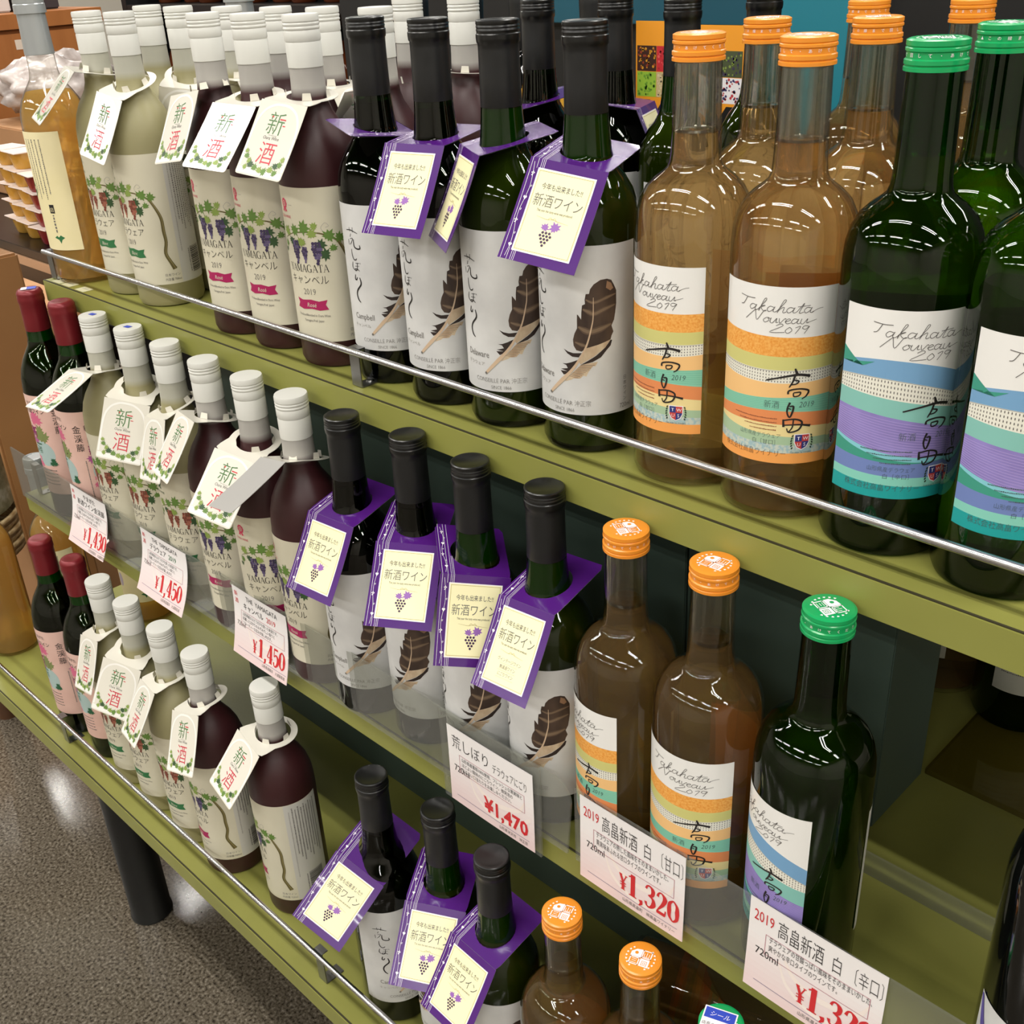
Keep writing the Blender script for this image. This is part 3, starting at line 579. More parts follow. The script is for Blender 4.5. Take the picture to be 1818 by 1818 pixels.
def mk_frosted(red):
    o = empty('frosted_wine_bottle'); Rb = .0366
    prof = base_prof(Rb) + [(Rb, .166), (.0363, .176), (.0352, .187), (.0322, .199), (.0275, .2095), (.0225, .2175), (.0185, .224), (.0162, .231), (.0152, .24), (.0147, .2525), (.0145, .262), (.0145, .285), (0, .285)]
    lathe('glass_body', prof, frost_red if red else frost_white, o)
    c = .0152
    P = [(.0150, .2605), (.0152, .2608), (.0152, .2795), (.0147, .2806), (.0154, .282), (.0154, .2886), (.0148, .2897), (.0156, .2909), (.0156, .2918), (.0150, .2928), (.0156, .2939), (.0156, .2948), (.015, .2958), (.0156, .2968), (.0156, .3005), (.015, .302), (.0135, .3021), (0, .3019)]
    lathe('cap', P, white_cap, o, 56, smooth=30)
    art_vine(red).build('label', cyl(Rb), o)
    return o
def mk_feather(camp):
    o = empty('feather_label_wine_bottle'); Rb = .0368
    prof = base_prof(Rb) + [(Rb, .166), (.0365, .174), (.0352, .182), (.0322, .1905), (.0272, .199), (.0222, .2055), (.0190, .211), (.0176, .2165), (.0166, .225), (.0158, .234), (.0150, .246), (.0143, .27), (.0143, .29)]
    g = lathe('glass_body', prof, glass_dark if camp else glass_olive, o, rib=(.204, .222, .00025))
    inn = [(0, .008)] + shrink([p for p in prof[5:-3]], .0016)
    if camp:
        lathe('neck_glass', [(.0168, .2165), (.0161, .2225), (.0154, .2310), (.0150, .2365)], M('wine_tinted_neck', (58, 24, 18), .1), o, 40)
        lathe('wine', inn + [(.0138, .2372), (0, .2372)], wine_red, o)
    else:
        lathe('wine', inn + [(.0138, .2352), (0, .2352)], wine_cloudy, o)
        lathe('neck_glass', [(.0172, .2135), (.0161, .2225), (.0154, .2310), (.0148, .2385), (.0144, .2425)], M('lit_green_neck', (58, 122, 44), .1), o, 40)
    P = [(.0152, .2415), (.01535, .242), (.0150, .262), (.0149, .28), (.0150, .2842), (.0157, .2852), (.0160, .288), (.0160, .2905), (.0154, .2912), (.0154, .2925), (.0157, .2932), (.0153, .2945), (.0157, .2955), (.0153, .2966), (.0157, .2975), (.0155, .2994), (.0147, .3), (.0128, .3), (.0122, .2996), (0, .2996)]
    lathe('capsule', P, None, o, 56, mats=[black_cap_dull, black_cap], idx=[0] * 4 + [1] * 15, smooth=35)
    art_feather(camp).build('label', cyl(Rb), o)
    return o
def mk_waves(orange):
    o = empty('wave_label_wine_bottle'); Rb = .0390
    sh = [(Rb, .166), (.0389, .176), (.0381, .186), (.0360, .1945), (.0320, .202), (.0265, .2075), (.0215, .2112), (.0183, .2140), (.0168, .2178), (.0162, .224), (.0158, .234), (.0153, .255), (.0149, .276), (.0146, .288)]
    prof = base_prof(Rb) + sh
    lathe('glass_body', prof, glass_clear if orange else glass_green, o, 64)
    inn = [(0, .0075)] + [(r - .0020, z) for r, z in prof[5:-4]]
    lathe('wine', inn + [(.0138, .2345), (.0136, .2352), (0, .2352)], wine_peach if orange else wine_green, o, 64)
    N0 = [(.0152, .2362), (.0147, .256), (.0144, .2768), (.0112, .2768), (.0112, .256), (.0122, .2375), (.0152, .2362)]
    lathe('neck_glass', N0, neck_clear if orange else neck_green, o, 48)
    m = orange_cap if orange else green_cap
    screw_cap(o, m, .0166, .2776, .2938); cap_text(o, .0158, .2852); emblem_cap(m, o, .0158, .2936)
    art_waves(orange).build('label', cyl(Rb), o)
    a = Art(); L = 120.3; bm_ = M('back_label_outer', (222, 222, 214), .5)
    a.rect(-27, 27, 42, 150, bm_, 0)
    for i in range(12): a.fine(-21, 21, 128 - i * 6, 1.4, inkg, 1, i)
    b = a.build('back_label', cyl(Rb), o); b.rotation_euler[2] = R(168)
    bi = Art(); bi.rect(-27, 27, 42, 150, M('back_label_inner_tan' if orange else 'back_label_inner_olive', (246, 190, 116) if orange else (180, 190, 96), .6), 0); c_ = bi.build('back_label_inside', cyl(Rb, .0001), b)
    return o
def mk_red():
    o = empty('red_capsule_wine_bottle'); Rb = .0368
    prof = base_prof(Rb) + [(Rb, .172), (.0366, .182), (.0352, .194), (.0322, .206), (.0275, .217), (.0222, .226), (.0178, .2335), (.0158, .242), (.0150, .256), (.0146, .29)]
    lathe('glass_body', prof, glass_green, o)
    lathe('wine', [(0, .008)] + shrink(prof[5:-4], .0016) + [(.0168, .2325), (.0150, .2385), (0, .2385)], wine_red, o)
    lathe('neck_glass', [(.0146, .2388), (.0144, .2524), (.0108, .2524), (.0110, .2398), (.0146, .2388)], neck_lime, o, 40)
    P = [(.0155, .2525), (.0156, .253), (.0153, .27), (.0153, .286), (.0161, .289), (.0161, .294), (.0156, .2965), (.0160, .2985), (.0153, .3005), (.0146, .3015), (.0138, .303), (.0115, .304), (.009, .3036), (0, .303)]
    lathe('capsule', P, red_capsule, o, 48, smooth=50)
    art_pink().build('label', cyl(Rb), o)
    return o
def mk_peach():
    o = empty('peach_wine_bottle'); Rb = .0378
    prof = base_prof(Rb) + [(Rb, .178), (.0374, .189), (.0358, .199), (.0322, .209), (.0270, .218), (.0215, .226), (.0176, .232), (.0158, .24), (.0152, .26), (.0150, .30)]
    lathe('glass_body', prof, glass_clear, o)
    lathe('wine', [(0, .008)] + shrink(prof[5:-5], .0018) + [(.0246, .2185), (0, .2195)], wine_gold, o)
    P = [(.0162, .2575), (.0165, .258), (.0158, .28), (.0155, .3), (.0176, .3005), (.0176, .3008), (.0172, .3095), (.0165, .3105), (.0168, .3125), (.0165, .3145), (.0168, .3165), (.0165, .3225), (.0155, .325), (.0120, .3252), (.0115, .3244), (0, .3244)]
    lathe('capsule', P, silver_capsule, o, 48, smooth=30)
    art_peach().build('label', cyl(Rb), o)
    return o
def mk_dark(name, art, m_cap=black_cap_dull, Rb=.0375, H=.30):
    o = empty(name)
    prof = base_prof(Rb) + [(Rb, .170), (Rb * .99, .184), (Rb * .93, .197), (Rb * .8, .209), (Rb * .62, .220), (Rb * .47, .230), (.0152, .242), (.0146, .29)]
    lathe('glass_body', prof, M('black_glass', (8, 9, 9), .05), o)
    lathe('capsule', [(.0155, .235), (.0157, .2355), (.0152, .27), (.0158, .285), (.0158, H - .002), (.0148, H), (0, H)], m_cap, o, 40, smooth=40)
    art.build('label', cyl(Rb), o)
    return o

PROTO = {'Aw': mk_frosted(False), 'Ar': mk_frosted(True), 'Bc': mk_feather(True), 'Bd': mk_feather(False), 'Co': mk_waves(True), 'Cg': mk_waves(False), 'D': mk_red(), 'E': mk_peach(),
         'I': mk_dark('iris_label_wine_bottle', art_iris(), Rb=.0395), 'K': mk_dark('gold_label_bottle', art_gold())}
used = set()
def put(kind, x, y, z, yaw, label, group=None, rot=None):
    p = PROTO[kind]; o = p if kind not in used else copy_tree(p); used.add(kind)
    o.location = (x, y, z); o.rotation_euler = rot or (0, 0, R(yaw))
    tagp(o, label, 'wine bottle', group); return o
def sticker(parent, name, pts, m, z, txt=None):
    a = Art(); a.poly(pts, m, 0)
    if txt: a.text(txt, 0, -1, 4, white_ink, 1)
    return a.build(name, flat(z), parent, None, False)

# ---- top shelf, front row (x, y, kind, label yaw)
ORD = ['farthest', 'second', 'third', 'fourth', 'fifth', 'sixth', 'seventh', 'eighth']
A0 = (-1.056, .002)
X1 = [-.9796, -.8165, -.7417, -.6598, -.5807, -.5011, -.4252, -.3451, -.2539, -.1775, -.0996]
Y1 = [-.0005, -.0016, -.0016, -.0033, .0028, -.0007, -.0019, .0005, .0026, .0026, .001]
G1, G2, G3 = 'front row of the top shelf', 'front row of the middle shelf', 'front row of the bottom shelf'
put('Aw', *A0, Z1, 8, 'frosted white wine bottle with white cap beside the silver-capped peach wine, top shelf', 'white-capped frosted bottles on the top shelf')
top = [('Aw', 4, 'frosted white wine bottle nearest the rosé ones, front row of top shelf', 'white-capped frosted bottles on the top shelf'),
 ('Ar', 16, 'frosted rosé bottle whose neck tag glares blank white, top shelf front row', 'white-capped frosted bottles on the top shelf'),
 ('Ar', 18, 'middle one of the three frosted rosé bottles in the top shelf front row', 'white-capped frosted bottles on the top shelf'),
 ('Ar', 19, 'frosted rosé bottle standing next to the first feather-label bottle on the top shelf', 'white-capped frosted bottles on the top shelf'),
 ('Bc', 38, 'dark red feather-label bottle next to the frosted rosé bottles, top shelf', 'feather-label bottles on the top shelf'),
 ('Bc', 25, 'dark red feather-label bottle second from the rosé bottles, top shelf', 'feather-label bottles on the top shelf'),
 ('Bd', 28, 'green feather-label bottle with a purple tag turned edge-on, top shelf', 'feather-label bottles on the top shelf'),
 ('Bd', 9, 'green feather-label bottle standing next to the orange-capped wine, top shelf', 'feather-label bottles on the top shelf'),
 ('Co', -12, 'orange-capped clear bottle, label half turned away, beside the feather-label bottles, top shelf', 'wave-label bottles on the top shelf'),
 ('Co', 15, 'amber wine with orange cap, full wave label facing out, top shelf front row', 'wave-label bottles on the top shelf'),
 ('Cg', 33, 'green bottle with green cap and blue-violet wave label, beside the amber wine, top shelf', 'wave-label bottles on the top shelf')]
for (k, yaw, lb, g), x, y in zip(top, X1, Y1): put(k, x, y, Z1, yaw, lb, g)
put('Cg', -.0222, -.001, Z1, 33, 'green wave-label bottle cut by the right edge of the photo, top shelf front row', 'wave-label bottles on the top shelf')
# ---- top shelf, rows behind
b1 = [('Aw', -1.0735, .0836, 10, 'frosted white wine bottle, farthest of the second row on the top shelf'),
 ('Aw', -.9894, .074, 60, 'frosted white wine bottle in the second row with a tag facing out, top shelf'),
 ('Aw', -.896, .0755, 20, 'third white-capped bottle of the second row, behind the blank-glaring tag, top shelf'),
 ('Ar', -.806, .0732, 20, 'fourth white-capped frosted bottle of the second row, behind two rosé bottles, top shelf'),
 ('Ar', -.7323, .0741, 10, 'fifth white-capped frosted bottle of the second row, behind the nearest rosé bottle, top shelf'),
 ('Ar', -.6538, .0735, 35, 'white-capped rosé bottle behind the first black-capped bottle, top shelf'),
 ('Ar', -.7514, .1945, 0, 'white-capped rosé bottle seen between the first two black-capped bottles, top shelf third row'),
 ('Ar', -.6703, .1956, 0, 'white-capped rosé bottle seen between the second and third black-capped bottles, top shelf'),
 ('Bc', -.5728, .196, 60, 'black-capped dark red bottle behind the two green feather-label bottles, top shelf'),
 ('Bc', -.4949, .2128, 60, 'black-capped dark red bottle with a grey-backed neck tag, behind the nearest green feather bottle'),
 ('Bd', -.4140, .2014, 60, 'black-capped green bottle between the two orange photo cards, top shelf back'),
 ('Bd', -.402, .303, 60, 'black-capped green bottle behind the middle orange cap, top shelf back'),
 ('Co', -.2753, .1114, 120, 'orange-capped clear bottle behind and left of the central amber wine, top shelf second row'),
 ('Co', -.2016, .1278, 120, 'orange-capped clear bottle beside the black gap, top shelf second row'),
 ('Co', -.2903, .2797, 100, 'orange-capped bottle in the third row, cap cut by the photo top, behind another orange cap'),
 ('Co', -.2095, .2872, 100, 'orange-capped bottle in the third row behind the two green-capped bottles, top shelf'),
 ('Cg', -.1037, .0967, 150, 'green-capped green bottle in the second row, behind the front green-capped one, top shelf')]
for k, x, y, yaw, lb in b1: put(k, x, y, Z1, yaw, lb, 'bottles in the back rows of the top shelf')
put('E', -1.1588, -.0132, Z1, 6, 'golden peach wine bottle with silver capsule at the end of the top shelf', 'silver-capped peach wine bottles')
put('E', -1.01, .165, Z1, 30, 'silver-capped peach wine bottle hidden behind the pale frosted bottles, top shelf', 'silver-capped peach wine bottles')
for x, y, lb in [(-.93, .36, 'dark cream-labelled bottle behind the nearest frosted rosé bottle, far back of top shelf'), (-.845, .37, 'dark gold-label bottle behind the black-capped bottles, far back of top shelf'), (-.76, .37, 'dark gold-label bottle far back between the third and fourth white caps'), (-.655, .37, 'gold-label bottle glimpsed between the two green feather-label bottles')]:
    put('K', x, y, Z1, 20, lb, 'gold-label bottles at the back of the top shelf')
# ---- middle shelf
X2 = [-1.1993, -1.1123, -1.0309, -.9519, -.8696, -.7884, -.7115, -.6367, -.5621, -.4836, -.4043, -.3278, -.2472, -.1729, -.0890]
Y2 = [-.0768, -.0768, -.0775, -.0757, -.0777, -.0812, -.0807, -.0820, -.0816, -.0734, -.0764, -.0730, -.0760, -.0762, -.0760]
mid = [('D', 60, 'burgundy-capsule bottle with pink label at the far end of the middle shelf', 'burgundy-capsule bottles'), ('D', 40, 'burgundy-capsule bottle beside the frosted white wines, middle shelf', 'burgundy-capsule bottles'),
 ('Aw', 8, 'farthest frosted white wine bottle of the middle shelf, blue price sticker on its cap', 'white-capped frosted bottles on the middle shelf'), ('Aw', 12, 'second frosted white wine bottle of the middle shelf, blue price sticker on its cap', 'white-capped frosted bottles on the middle shelf'),
 ('Aw', 24, 'third frosted white wine bottle of the middle shelf, tag turned edge-on', 'white-capped frosted bottles on the middle shelf'), ('Ar', 16, 'farthest frosted rosé bottle of the middle shelf, beside the frosted whites', 'white-capped frosted bottles on the middle shelf'),
 ('Ar', 36, 'middle frosted rosé bottle of the middle shelf, with a broad white tag', 'white-capped frosted bottles on the middle shelf'), ('Ar', 2, 'frosted rosé bottle beside the first black-capped bottle of the middle shelf', 'white-capped frosted bottles on the middle shelf'),
 ('Bc', 29, 'feather-label bottle next to the frosted rosé bottles, middle shelf', 'feather-label bottles on the middle shelf'), ('Bc', -8, 'second feather-label bottle from the rosé bottles, middle shelf', 'feather-label bottles on the middle shelf'),
 ('Bd', 9, 'third feather-label bottle from the rosé bottles, green neck, middle shelf', 'feather-label bottles on the middle shelf'), ('Bd', 2, 'feather-label bottle next to the orange-capped wines, green neck, middle shelf', 'feather-label bottles on the middle shelf'),
 ('Co', -31, 'orange-capped amber wine bottle beside the feather-label bottles, middle shelf', 'wave-label bottles on the middle shelf'), ('Co', 3, 'orange-capped amber wine bottle beside the green-capped one, middle shelf', 'wave-label bottles on the middle shelf'),
 ('Cg', -29, 'dark green bottle with green cap at the near end of the middle shelf row', 'wave-label bottles on the middle shelf')]
MIDO = []
for (k, yaw, lb, g), x, y in zip(mid, X2, Y2): MIDO.append(put(k, x, y, Z2, yaw, lb, g))
put('I', .0790, -.074, Z2, 20, 'black bottle with iris-print label cut by the right edge, middle shelf', None)
put('Co', -.162, .2987, Z2 + .0065, 180, 'clear bottle standing on the acrylic sheet at the back of the middle shelf', 'bottles at the back of the middle shelf')
put('Cg', -.0830, .2898, Z2 + .0065, 215, 'green bottle standing on the acrylic sheet at the back of the middle shelf', 'bottles at the back of the middle shelf')
# ---- bottom shelf
X3 = [-1.2085, -1.1204, -1.0441, -.9686, -.8843, -.8067, -.6945, -.4994, -.4188, -.3411, -.2600, -.1849, -.1070]
Y3 = [-.1430, -.1393, -.1425, -.1443, -.1465, -.1472, -.1310, -.1440, -.1325, -.1408, -.1415, -.1347, -.1400]
bot = [('D', 52, 'burgundy-capsule bottle at the far end of the bottom shelf', 'burgundy-capsule bottles'), ('D', 52, 'burgundy-capsule bottle beside the frosted white wines, bottom shelf', 'burgundy-capsule bottles'),
 ('Aw', 10, 'farthest frosted white wine bottle of the bottom shelf', 'white-capped frosted bottles on the bottom shelf'), ('Aw', 8, 'second frosted white wine bottle of the bottom shelf, broad tag facing out', 'white-capped frosted bottles on the bottom shelf'),
 ('Aw', 12, 'third frosted white wine bottle of the bottom shelf, narrow tag hanging on its far side', 'white-capped frosted bottles on the bottom shelf'), ('Ar', -8, 'frosted rosé bottle with upright tag, beside the frosted whites, bottom shelf', 'white-capped frosted bottles on the bottom shelf'),
 ('Ar', -26, 'frosted rosé bottle standing alone with its barcode side out, bottom shelf', 'white-capped frosted bottles on the bottom shelf'), ('Bc', 75, 'feather-label bottle with brush lettering facing out, beside the gap on the bottom shelf', 'feather-label bottles on the bottom shelf'),
 ('Bd', -30, 'middle feather-label bottle of the bottom shelf, green neck', 'feather-label bottles on the bottom shelf'), ('Bd', 20, 'feather-label bottle next to the orange caps, bottom shelf', 'feather-label bottles on the bottom shelf'),
 ('Co', 20, 'orange-capped amber wine bottle beside the feather-label bottles, bottom shelf', 'wave-label bottles on the bottom shelf'), ('Co', 20, 'orange-capped amber wine bottle nearest the lying bottle, bottom shelf', 'wave-label bottles on the bottom shelf'),
 ('Cg', 20, 'green-capped bottle with blue and white sticker at the bottom edge of the photo', 'wave-label bottles on the bottom shelf')]
BOTO = []
for (k, yaw, lb, g), x, y in zip(bot, X3, Y3): BOTO.append(put(k, x, y, Z3, yaw, lb, g))
put('E', -1.488, -.1307, Z3, -110, 'golden peach wine bottle at the very left edge, bottom shelf', 'silver-capped peach wine bottles')
put('E', -1.43, -.045, Z3, 40, 'silver-capped peach wine bottle behind the acrylic end of the middle shelf', 'silver-capped peach wine bottles')
put('E', -1.4032, .0698, Z3, 40, 'golden peach wine bottle far back on the bottom shelf, its base glittering', 'silver-capped peach wine bottles')
lay = put('Co', -.315, .018, Z3 + .0386, 0, 'amber bottle lying on its side behind the orange-capped bottles, bottom shelf', None, rot=(0, R(90), R(18)))
lay.rotation_euler = (Matrix.Rotation(R(18), 4, 'Z') @ Matrix.Rotation(R(90), 4, 'Y') @ Matrix.Rotation(R(100), 4, 'Z')).to_euler()
for c_ in [c for c in lay.children if c.name.startswith('back_label')]:
    for g_ in list(c_.children): bpy.data.objects.remove(g_)
    bpy.data.objects.remove(c_)
blue = M('sticker_blue', (52, 76, 190), .4)
for o in MIDO[2:4]: sticker(o, 'price_sticker', [(-4.5, -2.5), (4.5, -2.5), (4.5, 3.5), (-4.5, 3.5)], blue, .3023)
a = Art(); a.rect(-9, 9, -6, 6, white_ink, 0); a.rect(-2, 9, -6, 6, blue, 1); a.build('price_sticker', flat(.3044), MIDO[0], None, False)
a = Art(); a.rect(-14, 10, -8, 10, white_ink, 0); a.rect(-13, 9, 0, 9, blue, 1); a.text('シール', -2, 2.4, 5, white_ink, 2, shear=.2); a.text('店長のおすすめ', -2, -6, 3.2, inkg, 2)
a.build('price_sticker', flat(.2941), BOTO[12], None, False)

# ------------------------------------------------------------------ the stepped display stand
stand = empty('display_stand', (-.5, .1, 0), 0, 'olive green three-step wooden display stand with dark green risers', 'shelf'); SP = Matrix.Translation((-.5, .1, 0)).inverted()
def P(o):
    o.parent = stand; o.matrix_parent_inverse = SP; return o
XR = .62
for nm, zt, xl, yf, ye in (('top', Z1, -1.194, -.0588, .5), ('mid', Z2, -1.305, -.1127, .44), ('bot', Z3, -1.53, -.2053, .165)):
    b = P(box('shelf_board', xl, XR, yf + .0016, ye, zt - .026, zt, shelf_green))
    box('edge_band', xl, XR, yf, yf + .0012, zt - .0265, zt - .0006, edge_green, b, .0003)
    box('seam', xl, XR, yf + .0010, yf + .0026, zt - .0262, zt + .0003, seam, b, 0)
P(box('riser_panel', -1.10, -.108, .07, .158, Z3, Z2 - .0262, dark_green)); P(box('riser_panel', -1.05, -.30, .07, .158, Z2, Z1 - .0262, dark_green))
P(box('end_block', -.298, -.108, .07, .158, Z2, Z1 - .0262, dark_green))
P(box('riser_panel', -.106, XR, .30, .36, Z3, Z2 - .0262, dark_green))
for x, y in ((-1.2125, -.1275), (.35, -.1275), (-1.0, .125), (.35, .125)):
    P(lathe('leg', [(0, 0), (.031, 0), (.0335, .002), (.0335, .006), (.0318, .009), (.0318, Z3 - .027), (0, Z3 - .027)], black_steel, None, 40, smooth=35)).location = (x, y, 0)
def bracket(x, yb, zt, h, w=.014):
    bm = bmesh.new()
    bbox(bm, x - w / 2, x + w / 2, yb - .0012, yb, zt + .0006, zt + h, 0, .0003); bbox(bm, x - w / 2, x + w / 2, yb, yb + .022, zt, zt + .0012, 0, .0003)
    bbox(bm, x - w / 2, x + w / 2, yb, yb + .007, zt + h - .0012, zt + h, 0, .0003)
    bmesh.ops.create_cone(bm, cap_ends=True, segments=14, radius1=.0035, radius2=.0028, depth=.0016, matrix=Matrix.Translation((x, yb + .013, zt + .002)))
    return P(from_bm('rail_bracket', bm, [steel]))
P(tube('guard_rail', (-1.19, -.0515, Z1 + .0345), (XR, -.0515, Z1 + .0345), .0030, chrome))
for x in (-1.183, -.579, .2): bracket(x, -.047, Z1, .0365)
P(tube('guard_rail', (-1.53, -.1935, Z3 + .0435), (XR, -.1935, Z3 + .0435), .0028, chrome))
for x in (-1.18, -.5737, .1): bracket(x, -.1895, Z3, .0455)
bracket(-1.285, -.098, Z2, .045)
for i, x in enumerate((-1.168, -1.143, -1.106)):
    a = Art(); a.rect(-11, 11, -7, 7, M('faded_sticker_paper', (196, 194, 160), .6), 0); a.fine(-8, 6, 1, 2.4, inklg, 1, i)
    s = a.build('shelf_sticker', flat(.0002), None, None, False); P(s); s.location = (x, -.0475, Z1)

# ------------------------------------------------------------------ acrylic guards and sheets
def sheet(name, x0, x1, y, z0, z1, label, cutr=.018, t=.002, lean=0.):
    bm = bmesh.new(); pts = [(x0, z0), (x1 - cutr * .3, z0)]
    for k in range(7): an = k * math.pi / 12; pts.append((x1 - cutr + cutr * math.cos(an), z1 - cutr + cutr * math.sin(an)))
    pts += [(x0, z1)]
    f = bm.faces.new([bm.verts.new((x, y, z)) for x, z in pts]); g = bmesh.ops.extrude_face_region(bm, geom=[f])
    for v in g['geom']:
        if isinstance(v, bmesh.types.BMVert): v.co.y += t
    bmesh.ops.recalc_face_normals(bm, faces=bm.faces)
    return tagp(from_bm(name, bm, [acrylic]), label, 'acrylic guard')
GY = -.1172
sheet('acrylic_guard', -1.300, -.2695, GY, Z2 - .0, Z2 + .074, 'long clear acrylic guard along the front of the middle shelf, far part')
sheet('acrylic_guard', -.2655, .58, GY, Z2 - .0, Z2 + .074, 'clear acrylic guard in front of the orange and green-capped bottles, middle shelf')
sheet('acrylic_card_holder', -.420, -.300, GY - .0028, Z2 - .020, Z2 + .076, 'small clear acrylic holder carrying the 1,470 yen price card', .006)
sheet('acrylic_plate', -.105, .018, .022, Z2 + .0005, Z2 + .022, 'low loose acrylic plate standing on the bare part of the middle shelf', .001)
bm = bmesh.new(); bbox(bm, -.106, XR - .02, .16, .40, Z2 + .0002, Z2 + .0062, 0, .0004)
tagp(from_bm('acrylic_sheet', bm, [thin_glass('smoky_acrylic', (232, 226, 206), 1.49, .06, (130, 120, 96), 1.2)]), 'flat thick acrylic sheet under the back bottles of the middle shelf', 'acrylic sheet')

# ------------------------------------------------------------------ price cards
card_pink = M('card_paper_pink', (236, 214, 210), .3); swirl = M('card_swirl', (244, 232, 226), .3); pinkline = M('ink_dull_rose', (176, 104, 120), .5); blueline = M('ink_dusty_blue', (110, 104, 140), .5)
card_paper = M('price_card_paper', (242, 238, 238), .3)
def price_card(x0, zt, kind, w=101., h=84., flare=0., dx=0., label=''):
    a = Art(); a.rect(0, w, -h, 0, card_paper, 0)
    n = 10
    for i in range(n):                                             # printed wash, deeper pink towards the foot
        t = i / (n - 1); c = (int(242 - 8 * t), int(236 - 26 * t), int(236 - 26 * t))
        a.rect(0, w, -h + h * .62 * (n - 1 - i) / n, -h + h * .62 * (n - i) / n, M('card_wash_%d' % i, c, .3), 1)
    a.stroke([(30, -40), (40, -52), (60, -56), (84, -48), (92, -34)], [2, 4, 5, 4, 1], swirl, 2, 6); a.stroke([(26, -44), (34, -62), (56, -72), (80, -66), (98, -50)], [1, 3, 4, 5, 3], swirl, 2, 6)
    yd = 0
    if kind == '1470':
        a.text('荒しぼり', 6, -20.5, 15.4, ink, 3, 'L', .78, -.01); a.text('デラウェアにごり', 56, -22, 11, ink, 3, 'L', .46, -.01)
        d = ['山形県産葡萄100%使用、フレッシュな果実味と', 'ほどよい酸味のにごりワイン。微発泡の', 'やさしい口当たりをお楽しみください。']; rows = 3
        a.text('¥1,470', 95, -70, 21, redink, 4, 'R', .88, .028); a.text('720ml', 7, -47, 10, ink, 3, 'L', .8)
    elif kind in ('1320a', '1320b'):
        dry = kind == '1320b'
        a.text('2019', 4, -18.5, 14, redink, 3, 'L', .58); a.text('高畠新酒', 23, -22, 18, ink, 3, 'L', .49, -.008); a.text('白', 67, -22, 17, ink, 3, 'C', .5, -.012); a.text('〔辛口〕' if dry else '〔甘口〕', 99, -22, 17, ink, 3, 'R', .44, -.014)
        d = ['デラウェアの甘酸っぱい風味をそのままいかした、', '爽やかな辛口タイプのワインです。'] if dry else ['デラウェアの熟した風味をそのままいかした、', '果実味あふれる甘口タイプのワインです。']
        serif(a, '¥', 41, -69, 15.5, redink, 4, .8, 'L'); serif(a, '1,320', 49, -70, 22, redink, 4, .82, 'L', .95); a.text('720ml', 7, -49, 9.6, ink, 3, 'L', .8)
    else:
        if kind == '1430':
            a.text('やまがた', 50, -12, 9, ink, 3, 'C', .9); a.text('新酒ワイン金渓藤', 52, -23, 9.6, ink, 3, 'C', .92); px = '1,430'
        else:
            a.text('THE  YAMAGATA', 54, -11.5, 9, ink, 3, 'C', .8, -.005); px = '1,450'
            a.text('デラウェア' if kind == '1450a' else 'キャンベル', 20, -23, 9.6, ink, 3, 'L', .78); a.text('2019', 62, -23, 9.6, greenink if kind == '1450a' else redink, 3, 'L', .85)
        a.text('新', 7, -11, 7, redink, 3); a.text('酒', 7, -20, 7, redink, 3)
        d = ['山形県産のぶどうだけを使った新酒です。', '収穫したばかりのみずみずしい香りと', 'フルーティーな甘みが楽しめます。']
        serif(a, '¥', 36, -70, 15, redink, 4, .8, 'L'); serif(a, px, 46, -71, 22, redink, 4, .8, 'L', .95); a.text('720ml', 6, -48, 8, inkg, 3, 'L', .8)
    a.frame(14, 92, -46, -27, .4, pinkline, 3)
    for i, s in enumerate(d): a.text(s, 17, -32.5 - i * (5.6 if len(d) == 3 else 7.6), 4.8 if len(d) == 3 else 6.6, M('ink_card_grey', (84, 80, 80), .5), 3, 'L', .72 if len(d) == 3 else .52)
    a.rect(8, 96, -74.6, -74.2, blueline, 3); a.text('山形県高畠町　㈱高畠ワイナリー' if '1320' in kind else ('山形県米沢市　沖正宗' if kind == '1470' else '山形県南陽市　大浦葡萄酒'), 94, -80, 4.2, inkg, 3, 'R', .8)
    bx = w * .001
    def fn(u, v, l): return Vector((u + dx * (-v / .084) * .0, -l * .00009 - flare * (v / -.084) ** 2 - .0006 * math.sin(u * 31), v * (1 - .12 * min(1, flare / .02))))
    a.V = a.V
    o = empty('price_card', (x0, GY - .0006, zt), 0, label, 'price card', 'price cards on the acrylic guards')
    a.build('printed_face', fn, o, 5., True, 5.)
    b = Art(); b.rect(0, w, -h, 0, card_paper, 0)
    bo = b.build('card_back', lambda u, v, l: fn(u, v, l) + Vector((0, .0004, 0)), o, 5., True, 5.)
    return o
price_card(-1.119, Z2 + .0745, '1430', 93, 82, .020, label='price card reading 1,430 yen, farthest along the middle shelf guard')
price_card(-.941, Z2 + .0735, '1450a', 101, 84, .020, label='price card reading 1,450 yen with the year in green')
price_card(-.748, Z2 + .0710, '1450b', 98, 84, .012, label='price card reading 1,450 yen with the year in red')
c = price_card(-.4095, Z2 + .0650, '1470', 102, 83, .001, label='price card reading 1,470 yen with plain round digits'); c.location.y = GY - .0034
price_card(-.259, Z2 + .0730, '1320a', 101, 84, .0015, label='price card reading 1,320 yen below the orange-capped bottles')
price_card(-.1035, Z2 + .0760, '1320b', 101, 84, .003, label='price card reading 1,320 yen below the green-capped bottle')

